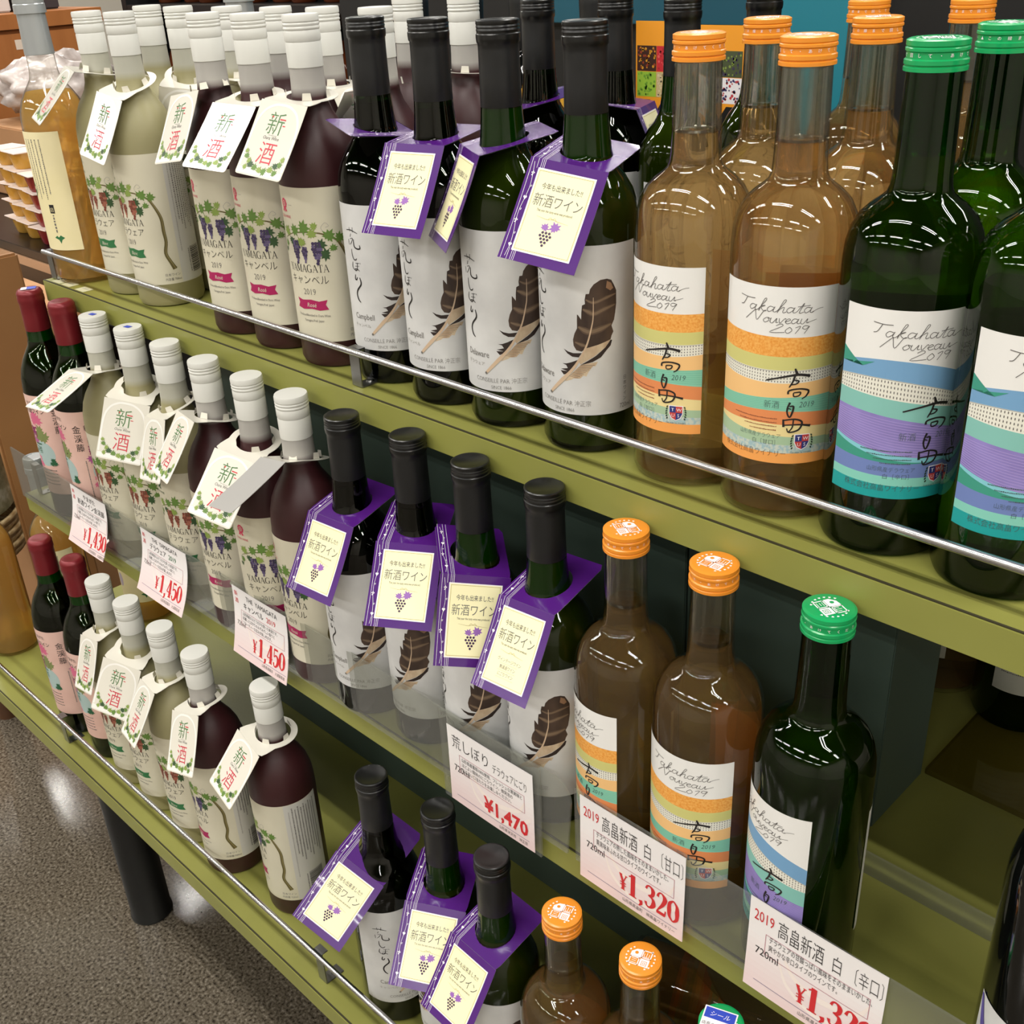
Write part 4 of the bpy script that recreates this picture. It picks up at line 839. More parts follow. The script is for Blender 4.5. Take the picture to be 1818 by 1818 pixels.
# ------------------------------------------------------------------ neck tags
def ring_plate(shape, hole, z=0., n=36):
    """flat card with a round hole, two-sided with a little thickness (metres)"""
    bm = bmesh.new(); top_, bot_ = [], []
    m_ = len(shape)
    hs = [(hole * math.cos(-math.pi / 2 + 2 * math.pi * k / m_), hole * math.sin(-math.pi / 2 + 2 * math.pi * k / m_)) for k in range(m_)]
    O = [bm.verts.new((x, y, z)) for x, y in shape]; I = [bm.verts.new((x, y, z)) for x, y in hs]
    for k in range(m_):
        k2 = (k + 1) % m_; bm.faces.new((O[k], O[k2], I[k2], I[k]))
    return bm
def ray_shape(fn, n=36): return [fn(-math.pi / 2 + 2 * math.pi * k / n) for k in range(n)]
def solid(bm, t, mi):
    """give a card its underside"""
    g = bmesh.ops.duplicate(bm, geom=bm.faces[:]); nf = [x for x in g['geom'] if isinstance(x, bmesh.types.BMFace)]
    for x in g['geom']:
        if isinstance(x, bmesh.types.BMVert): x.co.z -= t
    bmesh.ops.reverse_faces(bm, faces=nf)
    for f in nf: f.material_index = mi
def vine_print(a, x, y0, y1, ly=2):
    n = 8; pts = [(x + 1.1 * math.sin(i * 1.3), y0 + (y1 - y0) * i / n) for i in range(n + 1)]
    a.stroke(pts, .26, white_ink, ly)
    for i, (px, py) in enumerate(pts[1:-1]):
        if i % 4 == 0:
            a.poly([(px - 1.4, py + .4), (px - .8, py + 1.4), (px, py + .8), (px + .8, py + 1.4), (px + 1.4, py + .4), (px, py - 1.6)], white_ink, ly + 1)
        elif i % 4 == 2:
            for dx_, dy_ in ((-.8, .8), (.8, .8), (0, 0), (0, 1.6), (-.4, -.9)): a.disc(px + dx_, py + dy_, .5, white_ink, ly + 1, 6)
        else: a.stroke([(px, py), (px + 1.3, py + .7), (px + .9, py - .7), (px + .4, py)], .2, white_ink, ly + 1)
def make_purple(text_foot=False):
    o = empty('purple_neck_tag'); W, d, back = .029, .028, .034
    def sh(t):
        c, s = math.cos(t), math.sin(t); k = min(W / abs(c) if abs(c) > 1e-6 else 9, (d / -s) if s < -1e-6 else (back / s if s > 1e-6 else 9)); return (k * c, k * s)
    bm = ring_plate(ray_shape(sh, 48), .0186); 
    solid(bm, .0004, 1); pl = from_bm('top_flap', bm, [purple, purple_back], o)
    a = Art()
    for i, x in enumerate((-27, -22.6, -20, -18.6, -17.4)): a.rect(x, x + .25, -28, 34 if x < -19 else -6, white_ink, 0)
    vine_print(a, -24.2, -26, 30, 1)
    a.build('flap_print', flat(.0001), o, None, False)
    a = Art(); L = 73.
    a.rect(-29, 29, -L, 0, purple, 0)
    a.rect(-27, -26.75, -L, 0, white_ink, 1)
    for x in (-22.6, -20, -18.6, -17.4): a.rect(x, x + .25, -L, -64, white_ink, 1); a.rect(x, x + .25, -7, 0, white_ink, 1)
    vine_print(a, -24.2, -L + 2, -3, 2)
    a.rect(-21, 22.6, -66, -6.5, white_ink, 3); a.rect(-20.2, 21.8, -65.2, -7.3, pcream, 4); a.frame(-19.4, 21, -64.4, -8.1, .3, gold, 5)
    cx = .8
    a.text('今年も出来ました!!', cx, -20, 5.0, M('ink_tag_grey', (88, 86, 84), .5), 5, sx=.72, off=.006); a.text('新酒ワイン', cx, -31.5, 9.8, M('ink_tag_grey', (88, 86, 84), .5), 5, sx=.76, off=-.004)
    a.text('This year the tasty wine was produced.', cx, -35.6, 2.5, ink, 5, sx=.68)
    a.stroke([(cx - 12, -39), (cx - 4, -40.2), (cx, -39.4), (cx + 4, -40.2), (cx + 12, -41)], [.12, .3, .3, .3, .12], gold, 5); a.stroke([(cx - 3, -40), (cx - 1.5, -38.4), (cx, -39.8), (cx + 1.5, -38.4), (cx + 3, -40)], .25, gold, 5)
    if text_foot:
        for i, s in enumerate(('ヴィンテージワイン', '無濾過ワイン', 'にごりワイン')): a.text(s, cx, -47 - i * 5.4, 3.4, inkg, 5, sx=.8); a.rect(cx - 9, cx + 9, -48.6 - i * 5.4, -48.45 - i * 5.4, gold, 5)
    else:
        a.leaf(cx - 3.4, -46, 4.0, lilac, .4, 5); a.leaf(cx + 4, -45, 5.2, lilac, -.5, 5)
        dkp = M('ink_deep_purple', (62, 30, 70), .5)
        for j, n in enumerate((3, 4, 3, 2, 1)):
            for i in range(n): a.disc(cx - 1.2 + (i - (n - 1) / 2) * 2.5, -49.4 - j * 2.25, 1.02, dkp, 6, 7)
    pn = a.build('hanging_panel', flat(.0003, curl=.9), o, 12., True, 5.); pn.location = (0, -d, 0)
    b = Art(); b.rect(-29, 29, -L, 0, purple_back, 0); bk = b.build('panel_back', flat(0, curl=.9), pn, 12., True, 5.)
    return o
def make_white(blank=False):
    o = empty('white_neck_tag'); d = .029
    def sh(t):
        c, s = math.cos(t), math.sin(t); r = .0262
        if s < -.35:
            k = min(d / -s, .0265 / max(abs(c), 1e-6)); r = max(r, k) if s < -.55 else r + (k - r) * max(0, min(1, (-s - .35) / .2))
        return (r * c, r * s)
    bm = ring_plate(ray_shape(sh, 48), .0190); solid(bm, .0004, 0)
    for an in (-130, -50, 20, 90, 160):                                   # little tabs that grip the neck
        an = R(an); c, s = math.cos(an), math.sin(an); tx, ty = -s, c
        q = []
        for (rr, ww, zz) in ((.0192, .0042, .0002), (.0192, -.0042, .0002), (.0186, -.0034, .0062), (.0186, .0034, .0062)): q.append(bm.verts.new((rr * c + ww * tx, rr * s + ww * ty, zz)))
        bm.faces.new(q)
    from_bm('neck_ring', bm, [card_white], o)
    a = Art(); L = 68.; W = 26.5
    def rr(x0, x1, y0, y1, r): return [(x0, y1), (x0, y0 + r), (x0 + r * .3, y0 + r * .3), (x0 + r, y0), (x1 - r, y0), (x1 - r * .3, y0 + r * .3), (x1, y0 + r), (x1, y1)]
    a.poly(rr(-W, W, -L, 0, 2.5), card_back if blank else card_white, 0)
    if not blank:
        hi = M('tag_arch_white', (240, 238, 232), .25)
        a.stroke([(-W + 2, -L + 8), (-W + 2, -26), (-W + 7, -11), (-10, -4), (0, -2.6), (10, -4), (W - 7, -11), (W - 2, -26), (W - 2, -L + 8)], 2.2, hi, 1, 6)
        a.rect(-W + 1, W - 1, -L + 1.5, -L + 7, hi, 1)
        # the two characters, green strokes with red dabs above, red below
        a.text('新', -1, -27.6, 22, M('ink_tag_green', (72, 116, 62), .5), 2, sx=.92, off=-.008); a.rect(2.2, 8.6, -15.6, -14.5, redink, 3); a.disc(-6.8, -13.6, .9, redink, 3, 6); a.rect(7, 10, -20.8, -20, redink, 3)
        a.text('Oura Wine', -1, -33.8, 4.4, inkg, 2, sx=.9, shear=.15); a.fine(-5, 4, -30.2, .6, inklg, 2, 5)
        a.text('酒', 0, -54.2, 22, M('ink_rose_red', (200, 52, 70), .5), 2, sx=.9, off=-.006)
        rd = random.Random(11)
        for i, (x, y, r) in enumerate([(-21.5, -47, 2.6), (-20, -51.5, 3.2), (-16, -55, 3.2), (-12.5, -58.6, 4), (-7, -60.6, 3.8), (-1, -62, 3.6), (5, -62.4, 4), (11, -60, 3.8), (15, -56, 3.6), (19, -54, 3.2), (21, -49, 3), (17, -62, 3.4), (-17.5, -61, 3)]):
            a.leaf(x, y, r * 1.2, [leafC, leafA, leafC, leafB, leafA][i % 5], rd.uniform(-2, 2), 3)
    pn = a.build('hanging_card', flat(.0003, curl=.7), o, 12., True, 5.); pn.location = (0, -d, 0)
    b = Art(); b.poly(rr(-W, W, -L, 0, 2.5), card_white, 0); b.build('card_back', flat(0, curl=.7), pn, 12., True, 5.)
    return o
TP, TPF, TW, TWB = make_purple(), make_purple(True), make_white(), make_white(True)
tu = set()
def hang(proto, bx, by, z, psi, al, be, ph, dz, s, d2, label):
    o = proto if proto.name not in tu else copy_tree(proto); tu.add(proto.name)
    psi, al, be, ph = R(psi), R(al), R(be), R(ph); dz, s, d2 = dz / 1000, s / 1000, d2 / 1000
    o_ = Vector((math.sin(psi), -math.cos(psi), 0)); e1 = Vector((math.cos(psi), math.sin(psi), 0)); n = Vector((0, 0, 1))
    o2 = math.cos(al) * o_ - math.sin(al) * n; n2 = math.cos(al) * n + math.sin(al) * o_
    e1b = math.cos(be) * e1 + math.sin(be) * n2; n3 = math.cos(be) * n2 - math.sin(be) * e1
    m = Matrix((( e1b.x, -o2.x, n3.x), (e1b.y, -o2.y, n3.y), (e1b.z, -o2.z, n3.z))).to_4x4()
    m.translation = Vector((bx, by, z + dz)) + d2 * o2 * .5 + s * e1b * .6
    o.matrix_world = m
    for ch in o.children:
        if ch.name.startswith('hanging'): ch.rotation_euler[0] = ph
    tagp(o, label, 'neck tag', 'purple tags on the feather-label bottles' if proto in (TP, TPF) else 'white tags on the frosted bottles')
    return o
zb, za = .2125, .2325
t0 = [(4, 165, 6, 8, 40, 3, 0, 0, 'purple neck tag turned away on the far feather-label bottle, top shelf'), (5, 11.1, 5.6, .4, 55.7, 3.2, -.2, .6, 'purple neck tag hanging fully face-out on the second feather-label bottle, top shelf'),
      (6, -29.3, 10.8, -.6, 59, 5.5, -.2, -3, 'purple neck tag seen nearly edge-on on the third feather-label bottle, top shelf'), (7, 17.1, 6.6, -8.9, 53.4, 2.6, -.5, .6, 'largest purple neck tag, on the feather bottle beside the orange-capped wine, top shelf')]
for i, *q in t0: hang(TP, X1[i], Y1[i], Z1 + zb, *q)
t1 = [(8, 6.1, 11, -1.5, 52.2, 1.8, -.5, -.4, 'purple neck tag on the farthest feather-label bottle of the middle shelf'), (9, 35.5, 7.7, -3.4, 41.9, 1.8, .6, -.9, 'purple neck tag on the second feather-label bottle of the middle shelf'),
      (10, 51.3, 11.9, -13.1, 54, 3.4, -5.7, -.4, 'purple neck tag on the third feather-label bottle of the middle shelf, overlapped by its neighbour')]
for i, *q in t1: hang(TP, X2[i], Y2[i], Z2 + zb, *q)
hang(TPF, X2[11], Y2[11], Z2 + zb, 2, 14, 3.6, 46, 4.5, 3.1, 0, 'purple neck tag with three lines of text instead of grapes, middle shelf')
t2 = [(7, 7.6, 17, -25.8, 31.3, -2, -3.6, 2.4, 'purple neck tag lifted and catching a glare, bottom shelf beside the gap'), (8, 31.8, 8.8, -6.2, 41.3, -.3, -1.7, 2.3, 'purple neck tag on the middle feather-label bottle of the bottom shelf'),
      (9, -1.8, 14, -3, 47, 2, -1.8, 1, 'purple neck tag nearest the orange caps of the bottom shelf')]
for i, *q in t2: hang(TP, X3[i], Y3[i], Z3 + zb, *q)
hang(TP, -.4949, .2128, Z1 + zb, 112, 8, 0, 60, 3, 0, 0, 'neck tag showing its grey back behind the nearest green feather bottle, top shelf')
hang(TP, -.5728, .196, Z1 + zb, -30, 10, 0, 60, 3, 0, 0, 'purple neck tag behind the two green feather-label bottles, top shelf')
w0 = [(A0[0], A0[1], -15.3, -10, -3.6, 60, 9, -.8, .8, 'white neck tag hanging edge-on in front of the silver-capped peach wine, top shelf'), (X1[0], Y1[0], -3, 18.5, -8.5, 48.1, 0, 1, -.3, 'white neck tag on the pale frosted bottle, front row of the top shelf'),
      (X1[1], Y1[1], .4, 1.4, 8.6, 60.1, 3.2, -4, 3.7, 'white neck tag glaring blank, farthest of the rosé tags on the top shelf'), (X1[2], Y1[2], 12.2, 8.8, -2.9, 39.1, .5, -4.1, 1.9, 'white neck tag in the middle of the three rosé tags on the top shelf'),
      (X1[3], Y1[3], 10, 3.9, -5.4, 53.3, 4.2, -2.8, .1, 'white neck tag with washed-out print beside the first black-capped bottle, top shelf'), (-.9894, .074, 42, 22, -8, 58, 0, 0, 0, 'white neck tag facing out in the second row of the top shelf'),
      (-.896, .0755, 100, 4, 0, 60, 3, 0, 0, 'white neck tag edge-on behind the blank-glaring tag, top shelf second row'), (-.7323, .0741, 95, 4, 0, 60, 3, 0, 0, 'white neck tag edge-on behind the nearest frosted rosé bottle, top shelf'),
      (-.6538, .0735, -50, 6, 6, 55, 3, 0, 0, 'white neck tag behind the first black-capped bottle, top shelf second row'), (-.6703, .1956, 150, 4, 0, 60, 3, 0, 0, 'white neck ring between the second and third black-capped bottles, top shelf third row')]
for x, y, *q in w0: hang(TW, x, y, Z1 + za, *q)
w1 = [(2, 4.1, -7.8, 4.8, 32.3, 5.1, -1, .2, 'white neck tag stretched over the burgundy-capsule bottles, middle shelf'), (3, 32.8, 14, -12, 56.9, 0, -2.4, 1.7, 'white neck tag facing out on the second frosted white wine, middle shelf'),
      (4, .1, 15.5, 11, 55.6, 0, 1.4, .5, 'narrow white neck tag half hidden by another tag, middle shelf'), (5, -12.4, -14, 3.5, 71.4, 8, 1.1, -1, 'white neck tag overlapping its neighbour on the farthest rosé bottle, middle shelf'),
      (6, 14.9, 10.5, -10.7, 42.5, 1, -2.8, .3, 'broad white neck tag partly covered by a grey-backed one, middle shelf')]
for i, *q in w1: hang(TW, X2[i], Y2[i], Z2 + za, *q)
hang(TWB, X2[7], Y2[7], Z2 + za, -10, -13.1, 12.8, 40.9, 4.3, -2, -4.3, 'neck tag showing only its plain grey back, middle shelf')
w2 = [(2, 1.7, 10.8, 11.7, 56.9, 1.3, -.4, .1, 'narrow white neck tag on the farthest frosted white wine, bottom shelf'), (3, 23.1, 12.5, -14, 56.8, 1.4, -1.4, -.1, 'broad white neck tag facing out on the second frosted white wine, bottom shelf'),
      (4, -8.5, 9.2, 6.9, 49.9, 1.4, -3.8, -.8, 'narrow white neck tag on the third frosted white wine, bottom shelf'), (5, 7.6, 4.8, 14.7, 59.4, 5.4, 2.5, -1.3, 'upright white neck tag on the farther rosé bottle, bottom shelf'),
      (6, -8.8, -.9, -5.6, 56.7, 6, -.5, -2, 'slanting white neck tag on the lone rosé bottle, bottom shelf')]
for i, *q in w2: hang(TW, X3[i], Y3[i], Z3 + za, *q)

# ------------------------------------------------------------------ things behind the top shelf
black_panel = M('black_panel', (10, 10, 12), .5); teal = noise_col('teal_board', [(.3, (22, 118, 138)), (.7, (30, 132, 152))], 2, 2, .5); teal_dk = noise_col('dark_teal_board', [(.3, (4, 58, 76)), (.7, (10, 84, 104))], 2.5, 3, .5)
rack = empty('backing_rack', (-.8, .62, 0), 0, 'tall black backing rack with teal header boards behind the top shelf', 'rack'); RP = Matrix.Translation((-.8, .62, 0)).inverted()
for nm, a_ in (('back_panel', (-1.42, .40, .62, .66, 0, 1.62, black_panel)), ('header_board', (-.985, -.60, .600, .6195, ZO + .245, ZO + .56, teal_dk)), ('header_board', (-.598, -.475, .59, .6195, ZO + .145, ZO + .56, teal)), ('rack_shelf', (-1.42, -.99, .53, .6195, ZO + .02, ZO + .04, black_panel)), ('base_plinth', (-1.42, .40, .55, .6195, 0, .12, black_panel))):
    o = box(nm, *a_); o.parent = rack; o.matrix_parent_inverse = RP
def photo_card(x0, x1, y, z0, z1, label, seed):
    a = Art(); w_, h_ = (x1 - x0) * 1000, (z1 - z0) * 1000; og = M('card_orange', (240, 158, 44), .35); a.rect(0, w_, 0, h_, og, 0)
    a.poly([(w_ * .35, 0), (w_ * .5, -12), (w_ * .65, 0)], og, 0)
    rd = random.Random(seed); pal = [[(150, 190, 60), (110, 160, 50)], [(196, 176, 130), (150, 130, 90), (214, 196, 160)], [(60, 30, 20), (214, 150, 40), (150, 60, 30)], [(200, 40, 50), (226, 90, 90), (170, 30, 40)]] if seed % 2 else [[(235, 228, 232), (90, 70, 130), (210, 120, 120)], [(235, 232, 236), (190, 60, 70), (60, 50, 100)], [(96, 100, 96), (60, 64, 50), (150, 160, 190)], [(70, 80, 50), (130, 150, 70), (60, 50, 80)]]
    for q, (gx, gy) in enumerate(((0, 0), (1, 0), (0, 1), (1, 1))):
        x, y_ = 2 + gx * (w_ / 2 - 2), 3 + gy * (h_ * .33); ww, hh = w_ / 2 - 2.4, h_ * .33 - .6
        a.rect(x, x + ww, y_, y_ + hh, M('photo_%d_%d' % (seed % 2, q), pal[q][0], .5), 1)
        for k in range(40):
            c = rd.choice(pal[q][1:]) ; a.disc(x + rd.uniform(1.6, ww - 1.6), y_ + rd.uniform(1.6, hh - 1.6), rd.uniform(.8, 1.7), M('photo_ink_%d_%d_%d' % c, c, .5), 2, 6)
    o = a.build('photo_card', lambda u, v, l: Vector((u, -l * .00015, v)), None, None, False); o.location = (x0, y, z0)
    tagp(o, label, 'display card', 'orange photo cards'); return o
photo_card(-.622, -.566, .40, ZO + .188, ZO + .266, 'orange card with fruit and leaf photos, behind the nearest black caps', 1)
photo_card(-.541, -.484, .40, ZO + .186, ZO + .263, 'orange card with vineyard photos, behind the two foremost orange caps', 2)
for x in (-.594, -.5125):
    o = box('card_prop', x - .0015, x + .0015, .4008, .4030, ZO, ZO + .25, black_panel, None, .0004); tagp(o, 'thin black stalk holding up the orange photo card near x %s' % ('farther' if x < -.55 else 'nearer'), 'card stalk')
    o['label'] = 'thin black stalk behind the ' + ('fruit' if x < -.55 else 'vineyard') + ' photo card'

# ------------------------------------------------------------------ the shop round about
terr = noise_col('speckled_stone_floor', [(.32, (44, 38, 32)), (.46, (88, 80, 68)), (.58, (108, 100, 88)), (.76, (150, 142, 128))], 210, 5, .3, .10, 60, coat=.6)
N, Lk = nodes(terr); vo = N.new('ShaderNodeTexNoise'); vo.inputs['Scale'].default_value = 9; vo.inputs['Detail'].default_value = 4
mr = N.new('ShaderNodeMapRange'); mr.inputs[3].default_value = .10; mr.inputs[4].default_value = .26
N['Principled BSDF'].inputs['Coat Roughness'].default_value = .13
for n_ in N:
    if n_.type == 'TEX_COORD': Lk.new(n_.outputs['Object'], vo.inputs['Vector'])
Lk.new(vo.outputs[0], mr.inputs[0]); Lk.new(mr.outputs[0], N['Principled BSDF'].inputs['Roughness'])
wallm = M('shop_wall_paint', (206, 200, 188), .7); ceilm = M('shop_ceiling_dark', (62, 62, 62), .8)
def struct(o): o['kind'] = 'structure'; return o
x0, x1, y0, y1 = -8, 4.2, -6, 5.2
struct(box('floor', x0, x1, y0, y1, -.05, 0, terr, None, 0)); struct(box('ceiling', x0, x1, y0, y1, CEIL + .3, CEIL + .36, ceilm, None, 0))
struct(box('wall_left', x0 - .1, x0, y0, y1, 0, CEIL + .3, wallm, None, 0)); struct(box('wall_right', x1, x1 + .1, y0, y1, 0, CEIL + .3, wallm, None, 0))
struct(box('wall_back', x0, x1, y1, y1 + .1, 0, CEIL + .3, wallm, None, 0)); struct(box('wall_front', x0, x1, y0 - .1, y0, 0, CEIL + .3, wallm, None, 0))
housing = M('lamp_housing_white', (220, 220, 218), .5); tubeglass = M('lamp_tube_white', (240, 240, 238), .4)
lp = empty('ceiling_light', (0, 0, 0)); lm = None
def lamp_fix(o):
    bm = bmesh.new(); bbox(bm, -.63, .63, -.11, .11, -.06, 0, 0, .004); a_ = from_bm('housing', bm, [housing], o)
    for s in (-1, 1):
        t = tube('tube', (-.6, s * .07, -.085), (.6, s * .07, -.085), .0125, tubeglass, o, 12)
        for e in (-.61, .61): box('socket', e - .012, e + .012, s * .07 - .016, s * .07 + .016, -.105, -.055, housing, t, .001)
lamp_fix(lp)
for i, (x, y) in enumerate(FIX):
    o = lp if i == 0 else copy_tree(lp)
    o.location = (x, y, CEIL); tagp(o, 'twin-tube fluorescent ceiling light over the shop floor', 'ceiling light', 'ceiling lights')
for i, y in enumerate((-4.4, -2.6, -.8, 1.0, 2.9)): struct(box('trim_%d' % (i + 1), x0, x1, y - .03, y + .03, CEIL, CEIL + .06, steel, None, 0))
# cabinet, counter, stacked sweets, cartons on the far left
cab = noise_col('warm_wood_laminate', [(.3, (164, 100, 50)), (.7, (182, 116, 62))], 3, 5, .5, stretch=(1, 6, .6))
ca = empty('wood_cabinet', (-3.9, .9, 0), 0, 'tall warm brown wooden cabinet beyond the end of the display', 'cabinet'); CP = Matrix.Translation((-3.9, .9, 0)).inverted()
for nm, b_ in (('body', (-4.3, -3.5, .35, 1.22, 0, ZO + .17, cab)), ('top_board', (-4.32, -3.48, .33, 1.24, ZO + .172, ZO + .215, cab)), ('door_panel', (-3.498, -3.485, .37, .79, .1, ZO + .16, cab)), ('door_panel', (-3.498, -3.485, .80, 1.20, .1, ZO + .16, cab))):
    o = box(nm, *b_); o.parent = ca; o.matrix_parent_inverse = CP
a = Art(); a.rect(-40, -5, 0, 28, M('notice_paper', (232, 214, 196), .6), 0); a.rect(5, 60, -12, 26, M('notice_paper', (232, 214, 196), .6), 0); a.fine(10, 54, 8, 4, inklg, 1, 2)
o = a.build('notice', lambda u, v, l: Vector((.0005 + l * .0003, u, v)), None, None, False); o.location = (-3.4846, .98, ZO + .115); o.parent = ca; o.matrix_parent_inverse = CP
for i, (y, h_, c_) in enumerate(((.50, .16, (214, 208, 212)), (.68, .2, (190, 186, 200)), (.86, .14, (226, 222, 220)), (1.02, .22, (60, 56, 60)))):
    tagp(box('carton', -3.9, -3.62, y, y + .15, ZO + .216, ZO + .216 + h_, M('carton_pale_%d' % i, c_, .6), None, .004), ['pale grey', 'lavender grey', 'off-white', 'dark grey'][i] + ' carton on top of the wood cabinet', 'carton', 'cartons on the wood cabinet')
bk = M('counter_black', (14, 14, 15), .3); ct = M('counter_wood_strip', (186, 146, 112), .5)
cn = empty('black_counter', (-2.9, .8, 0), 0, 'black counter with a pale wood strip beyond the end of the display', 'counter'); NP = Matrix.Translation((-2.9, .8, 0)).inverted()
for nm, b_ in (('counter_top', (-3.4, -1.9, .375, 1.0, ZO - .235, ZO - .215, bk)), ('wood_strip', (-3.4, -1.9, .372, .385, ZO - .258, ZO - .238, ct)), ('body', (-3.38, -1.92, .40, .98, 0, ZO - .236, bk)), ('drawer_line', (-3.38, -1.92, .396, .3995, ZO - .345, ZO - .338, M('drawer_grey', (60, 62, 64), .5))), ('drawer_line', (-3.38, -1.92, .396, .3995, ZO - .46, ZO - .452, M('drawer_grey', (60, 62, 64), .5)))):
    o = box(nm, *b_); o.parent = cn; o.matrix_parent_inverse = NP
def cup(m_, lid):
    o = empty('dessert_cup'); lathe('cup_body', [(0, 0), (.021, 0), (.024, .004), (.030, .034), (.036, .036)], m_, o, 24, smooth=40)
    bm = bmesh.new(); bbox(bm, -.040, .040, -.034, .034, .0362, .0385, 0, .0006); from_bm('lid', bm, [lid], o); return o
jr, jy = M('red_jelly', (128, 26, 30), .25), M('yellow_jelly', (198, 150, 60), .25); ld = M('cup_lid_pale', (236, 222, 214), .35)
cr_, cy2 = cup(jr, ld), cup(jy, ld); n = 0
for kx, (x, y, k) in enumerate(((-2.33, .44, 'r'), (-2.245, .445, 'r'), (-2.42, .45, 'y'), (-2.505, .455, 'y'), (-2.41, .53, 'y'), (-2.325, .53, 'y'))):
    for lv in range(5 if k == 'y' else 4):
        p = cr_ if k == 'r' else cy2
        o = p if (k, 'c') not in tu else copy_tree(p); tu.add((k, 'c')); n += 1
        o.location = (x + random.uniform(-.004, .004), y + random.uniform(-.004, .004), ZO - .2145 + lv * .0388); o.rotation_euler[2] = random.uniform(-.15, .15)
        top_ = (5 if k == 'y' else 4) - lv
        tagp(o, ('red' if k == 'r' else 'yellow') + ' jelly cup, ' + ['topmost', 'second from the top', 'third from the top', 'fourth from the top', 'bottom'][top_ - 1] + ', in the ' + ['far-side red', 'near-side red', 'front yellow', 'outer yellow', 'hind yellow', 'stack behind the red ones'][kx] + ('' if kx == 5 else ' stack'), 'dessert cup', ('red' if k == 'r' else 'yellow') + ' dessert cups on the counter')
kraft = noise_col('kraft_board', [(.3, (168, 124, 84)), (.7, (184, 138, 96))], 5, 3, .7); kraft_d = noise_col('kraft_board_brown', [(.3, (134, 92, 52)), (.7, (150, 106, 62))], 4, 3, .6)
tagp(box('cardboard_box', -3.1, -2.75, .62, .95, ZO - .214, ZO - .03, kraft, None, .003), 'closed cardboard box on the black counter behind the dessert cups', 'box')
crink = noise_col('crinkled_plastic', [(.35, (150, 138, 132)), (.65, (214, 204, 200))], 18, 6, .25, .8, 25)
bm = bmesh.new(); bmesh.ops.create_icosphere(bm, subdivisions=4, radius=.16)
rd = random.Random(2)
for v in bm.verts: v.co *= 1 + .22 * math.sin(v.co.x * 61) * math.sin(v.co.y * 53) * math.sin(v.co.z * 47 + 1) ; v.co.z *= .5
o = from_bm('plastic_bag', bm, [crink], None, 180); o.location = (-2.98, .82, ZO + .052); tagp(o, 'crumpled clear plastic bag lying on the cardboard box', 'plastic bag')
sb = empty('small_liquor_bottle', (-2.52, .62, ZO - .2145), 0, 'slim bottle of amber liquor with yellow label behind the dessert cups', 'bottle')
lathe('glass_body', [(0, 0), (.024, 0), (.026, .004), (.026, .17), (.022, .19), (.013, .20), (.012, .235)], M('amber_liquor', (200, 140, 40), .1), sb, 28); lathe('cap', [(.0135, .228), (.0145, .229), (.0145, .262), (0, .262)], M('grey_cap', (120, 122, 130), .3), sb, 24)
a = Art(); a.rect(-30, 30, 20, 150, M('label_yellow', (238, 212, 130), .5), 0); a.vfine(-5, 40, 140, 4, inkg, 1, 2); a.build('label', cyl(.026), sb)
# dark shelf of bottles beyond the silver caps
sh_ = empty('far_bottle_rack', (-3.0, 1.5, 0), 0, 'dark rack with small bottles far behind the silver capsule', 'rack'); HP = Matrix.Translation((-3.0, 1.5, 0)).inverted()
for nm, b_ in (('upright', (-3.36, -3.33, 1.25, 1.6, 0, 2.2, black_panel)), ('upright', (-1.6, -1.57, 1.25, 1.6, 0, 2.2, black_panel)), ('back_panel', (-3.33, -1.6, 1.57, 1.6, 0, 2.2, black_panel)), ('rack_shelf', (-3.33, -1.6, 1.25, 1.57, ZO - .12, ZO - .10, black_panel)), ('rack_shelf', (-3.33, -1.6, 1.25, 1.57, ZO + .20, ZO + .22, black_panel)), ('rack_shelf', (-3.33, -1.6, 1.25, 1.57, ZO + .55, ZO + .57, black_panel)), ('rack_shelf', (-3.33, -1.6, 1.25, 1.57, .3, .32, black_panel))):
    o = box(nm, *b_); o.parent = sh_; o.matrix_parent_inverse = HP
fb = empty('liquor_bottle'); lathe('glass_body', [(0, 0), (.033, 0), (.036, .004), (.036, .15), (.03, .175), (.014, .20), (.0135, .24)], M('brown_liquor', (92, 44, 20), .12), fb, 24); lathe('cap', [(.015, .225), (.016, .226), (.016, .26), (0, .26)], black_cap, fb, 20)
a = Art(); a.rect(-34, 34, 40, 120, M('label_buff', (214, 190, 150), .5), 0); a.rect(-34, 34, 95, 112, M('label_maroon', (110, 30, 30), .5), 1); a.fine(-20, 20, 70, 5, ink, 1, 4); a.build('label', cyl(.036), fb)
k = 0
for z in (ZO - .0995, ZO + .2205):
    for i in range(14):
        o = fb if k == 0 else copy_tree(fb); k += 1
        o.location = (-3.25 + i * .118, 1.36 + .02 * (i % 2), z); o.rotation_euler[2] = R(40); tagp(o, 'brown liquor bottle with buff label on the far dark rack', 'liquor bottle', 'liquor bottles on the far rack')
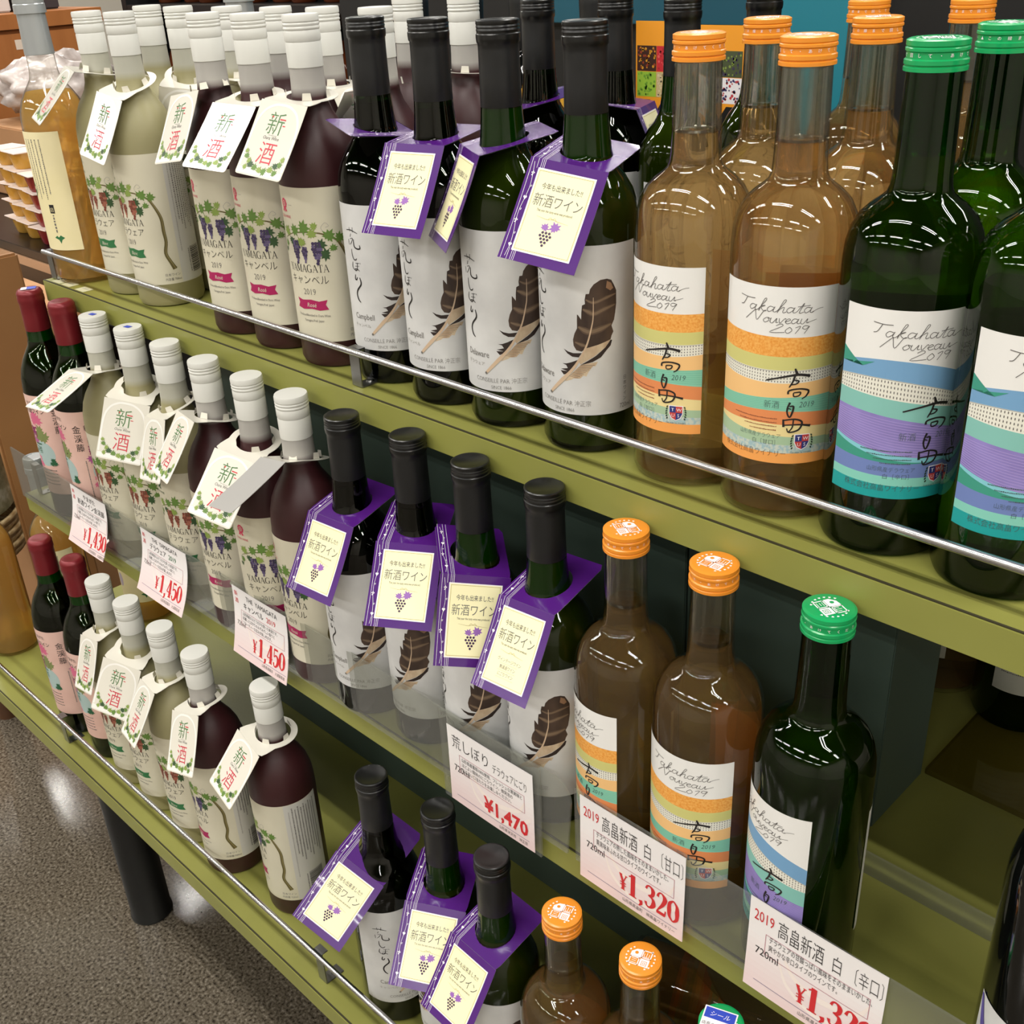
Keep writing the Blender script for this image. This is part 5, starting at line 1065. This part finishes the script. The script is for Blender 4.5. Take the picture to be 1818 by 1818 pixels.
# brown board, basket and stool beside the far end of the display
tagp(box('wooden_board', -1.78, -1.762, .02, .135, 0, ZO - .09, kraft_d, None, .004), 'upright brown board standing behind the burgundy-capsule bottles', 'board')
tagp(box('cardboard_box', -3.1, -2.55, -.1, .36, 0, ZO - .36, kraft, None, .004), 'stacked tan cardboard box on the floor at the left edge', 'box')
tagp(box('cardboard_box', -2.35, -1.99, .13, .33, ZO - .60, ZO - .26, kraft, None, .004), 'tan carton behind the upright brown board, upper one', 'box')
tagp(box('cardboard_box', -2.37, -1.97, .11, .35, 0, ZO - .601, kraft, None, .004), 'tall carton under the tan carton behind the brown board', 'box')
st = empty('round_basket_stand', (-1.93, -.06, 0), 0, 'round wicker basket on a dark brown wooden stand at the left edge', 'basket')
wick = noise_col('wicker', [(.3, (140, 108, 62)), (.7, (206, 184, 140))], 60, 3, .6, .4, 90, stretch=(1, 1, 4))
for i in range(6): 
    r_ = .13 + .004 * (i % 2); bm = bmesh.new(); bmesh.ops.create_cone(bm, cap_ends=False, segments=40, radius1=r_, radius2=r_ + .001, depth=.012); o = from_bm('wicker_band', bm, [wick], st, 60); o.location = (0, 0, .40 + i * .0135); md = o.modifiers.new('s', 'SOLIDIFY'); md.thickness = .006
lathe('basket_floor', [(0, .392), (.128, .392), (.128, .398), (0, .398)], wick, st, 40)
lathe('rim', [(.132, .60), (.142, .602), (.144, .612), (.136, .618), (.130, .612), (.132, .60)], M('cream_rim', (226, 206, 180), .5), st, 40)
lathe('contents', [(.128, .485), (.130, .60), (.09, .604), (0, .606)], noise_col('wrapped_sweets', [(.3, (96, 92, 62)), (.5, (150, 146, 116)), (.7, (220, 216, 200))], 24, 5, .25, .6, 30), st, 40)
lathe('leg', [(0, 0), (.022, 0), (.03, .2), (.048, .39), (0, .391)], noise_col('dark_walnut', [(.3, (70, 44, 26)), (.7, (92, 60, 36))], 6, 4, .5), st, 24)
# leftovers: stow prototypes that were not placed
for k_, p_ in PROTO.items():
    if k_ not in used:
        for c_ in list(p_.children): bpy.data.objects.remove(c_)
        bpy.data.objects.remove(p_)
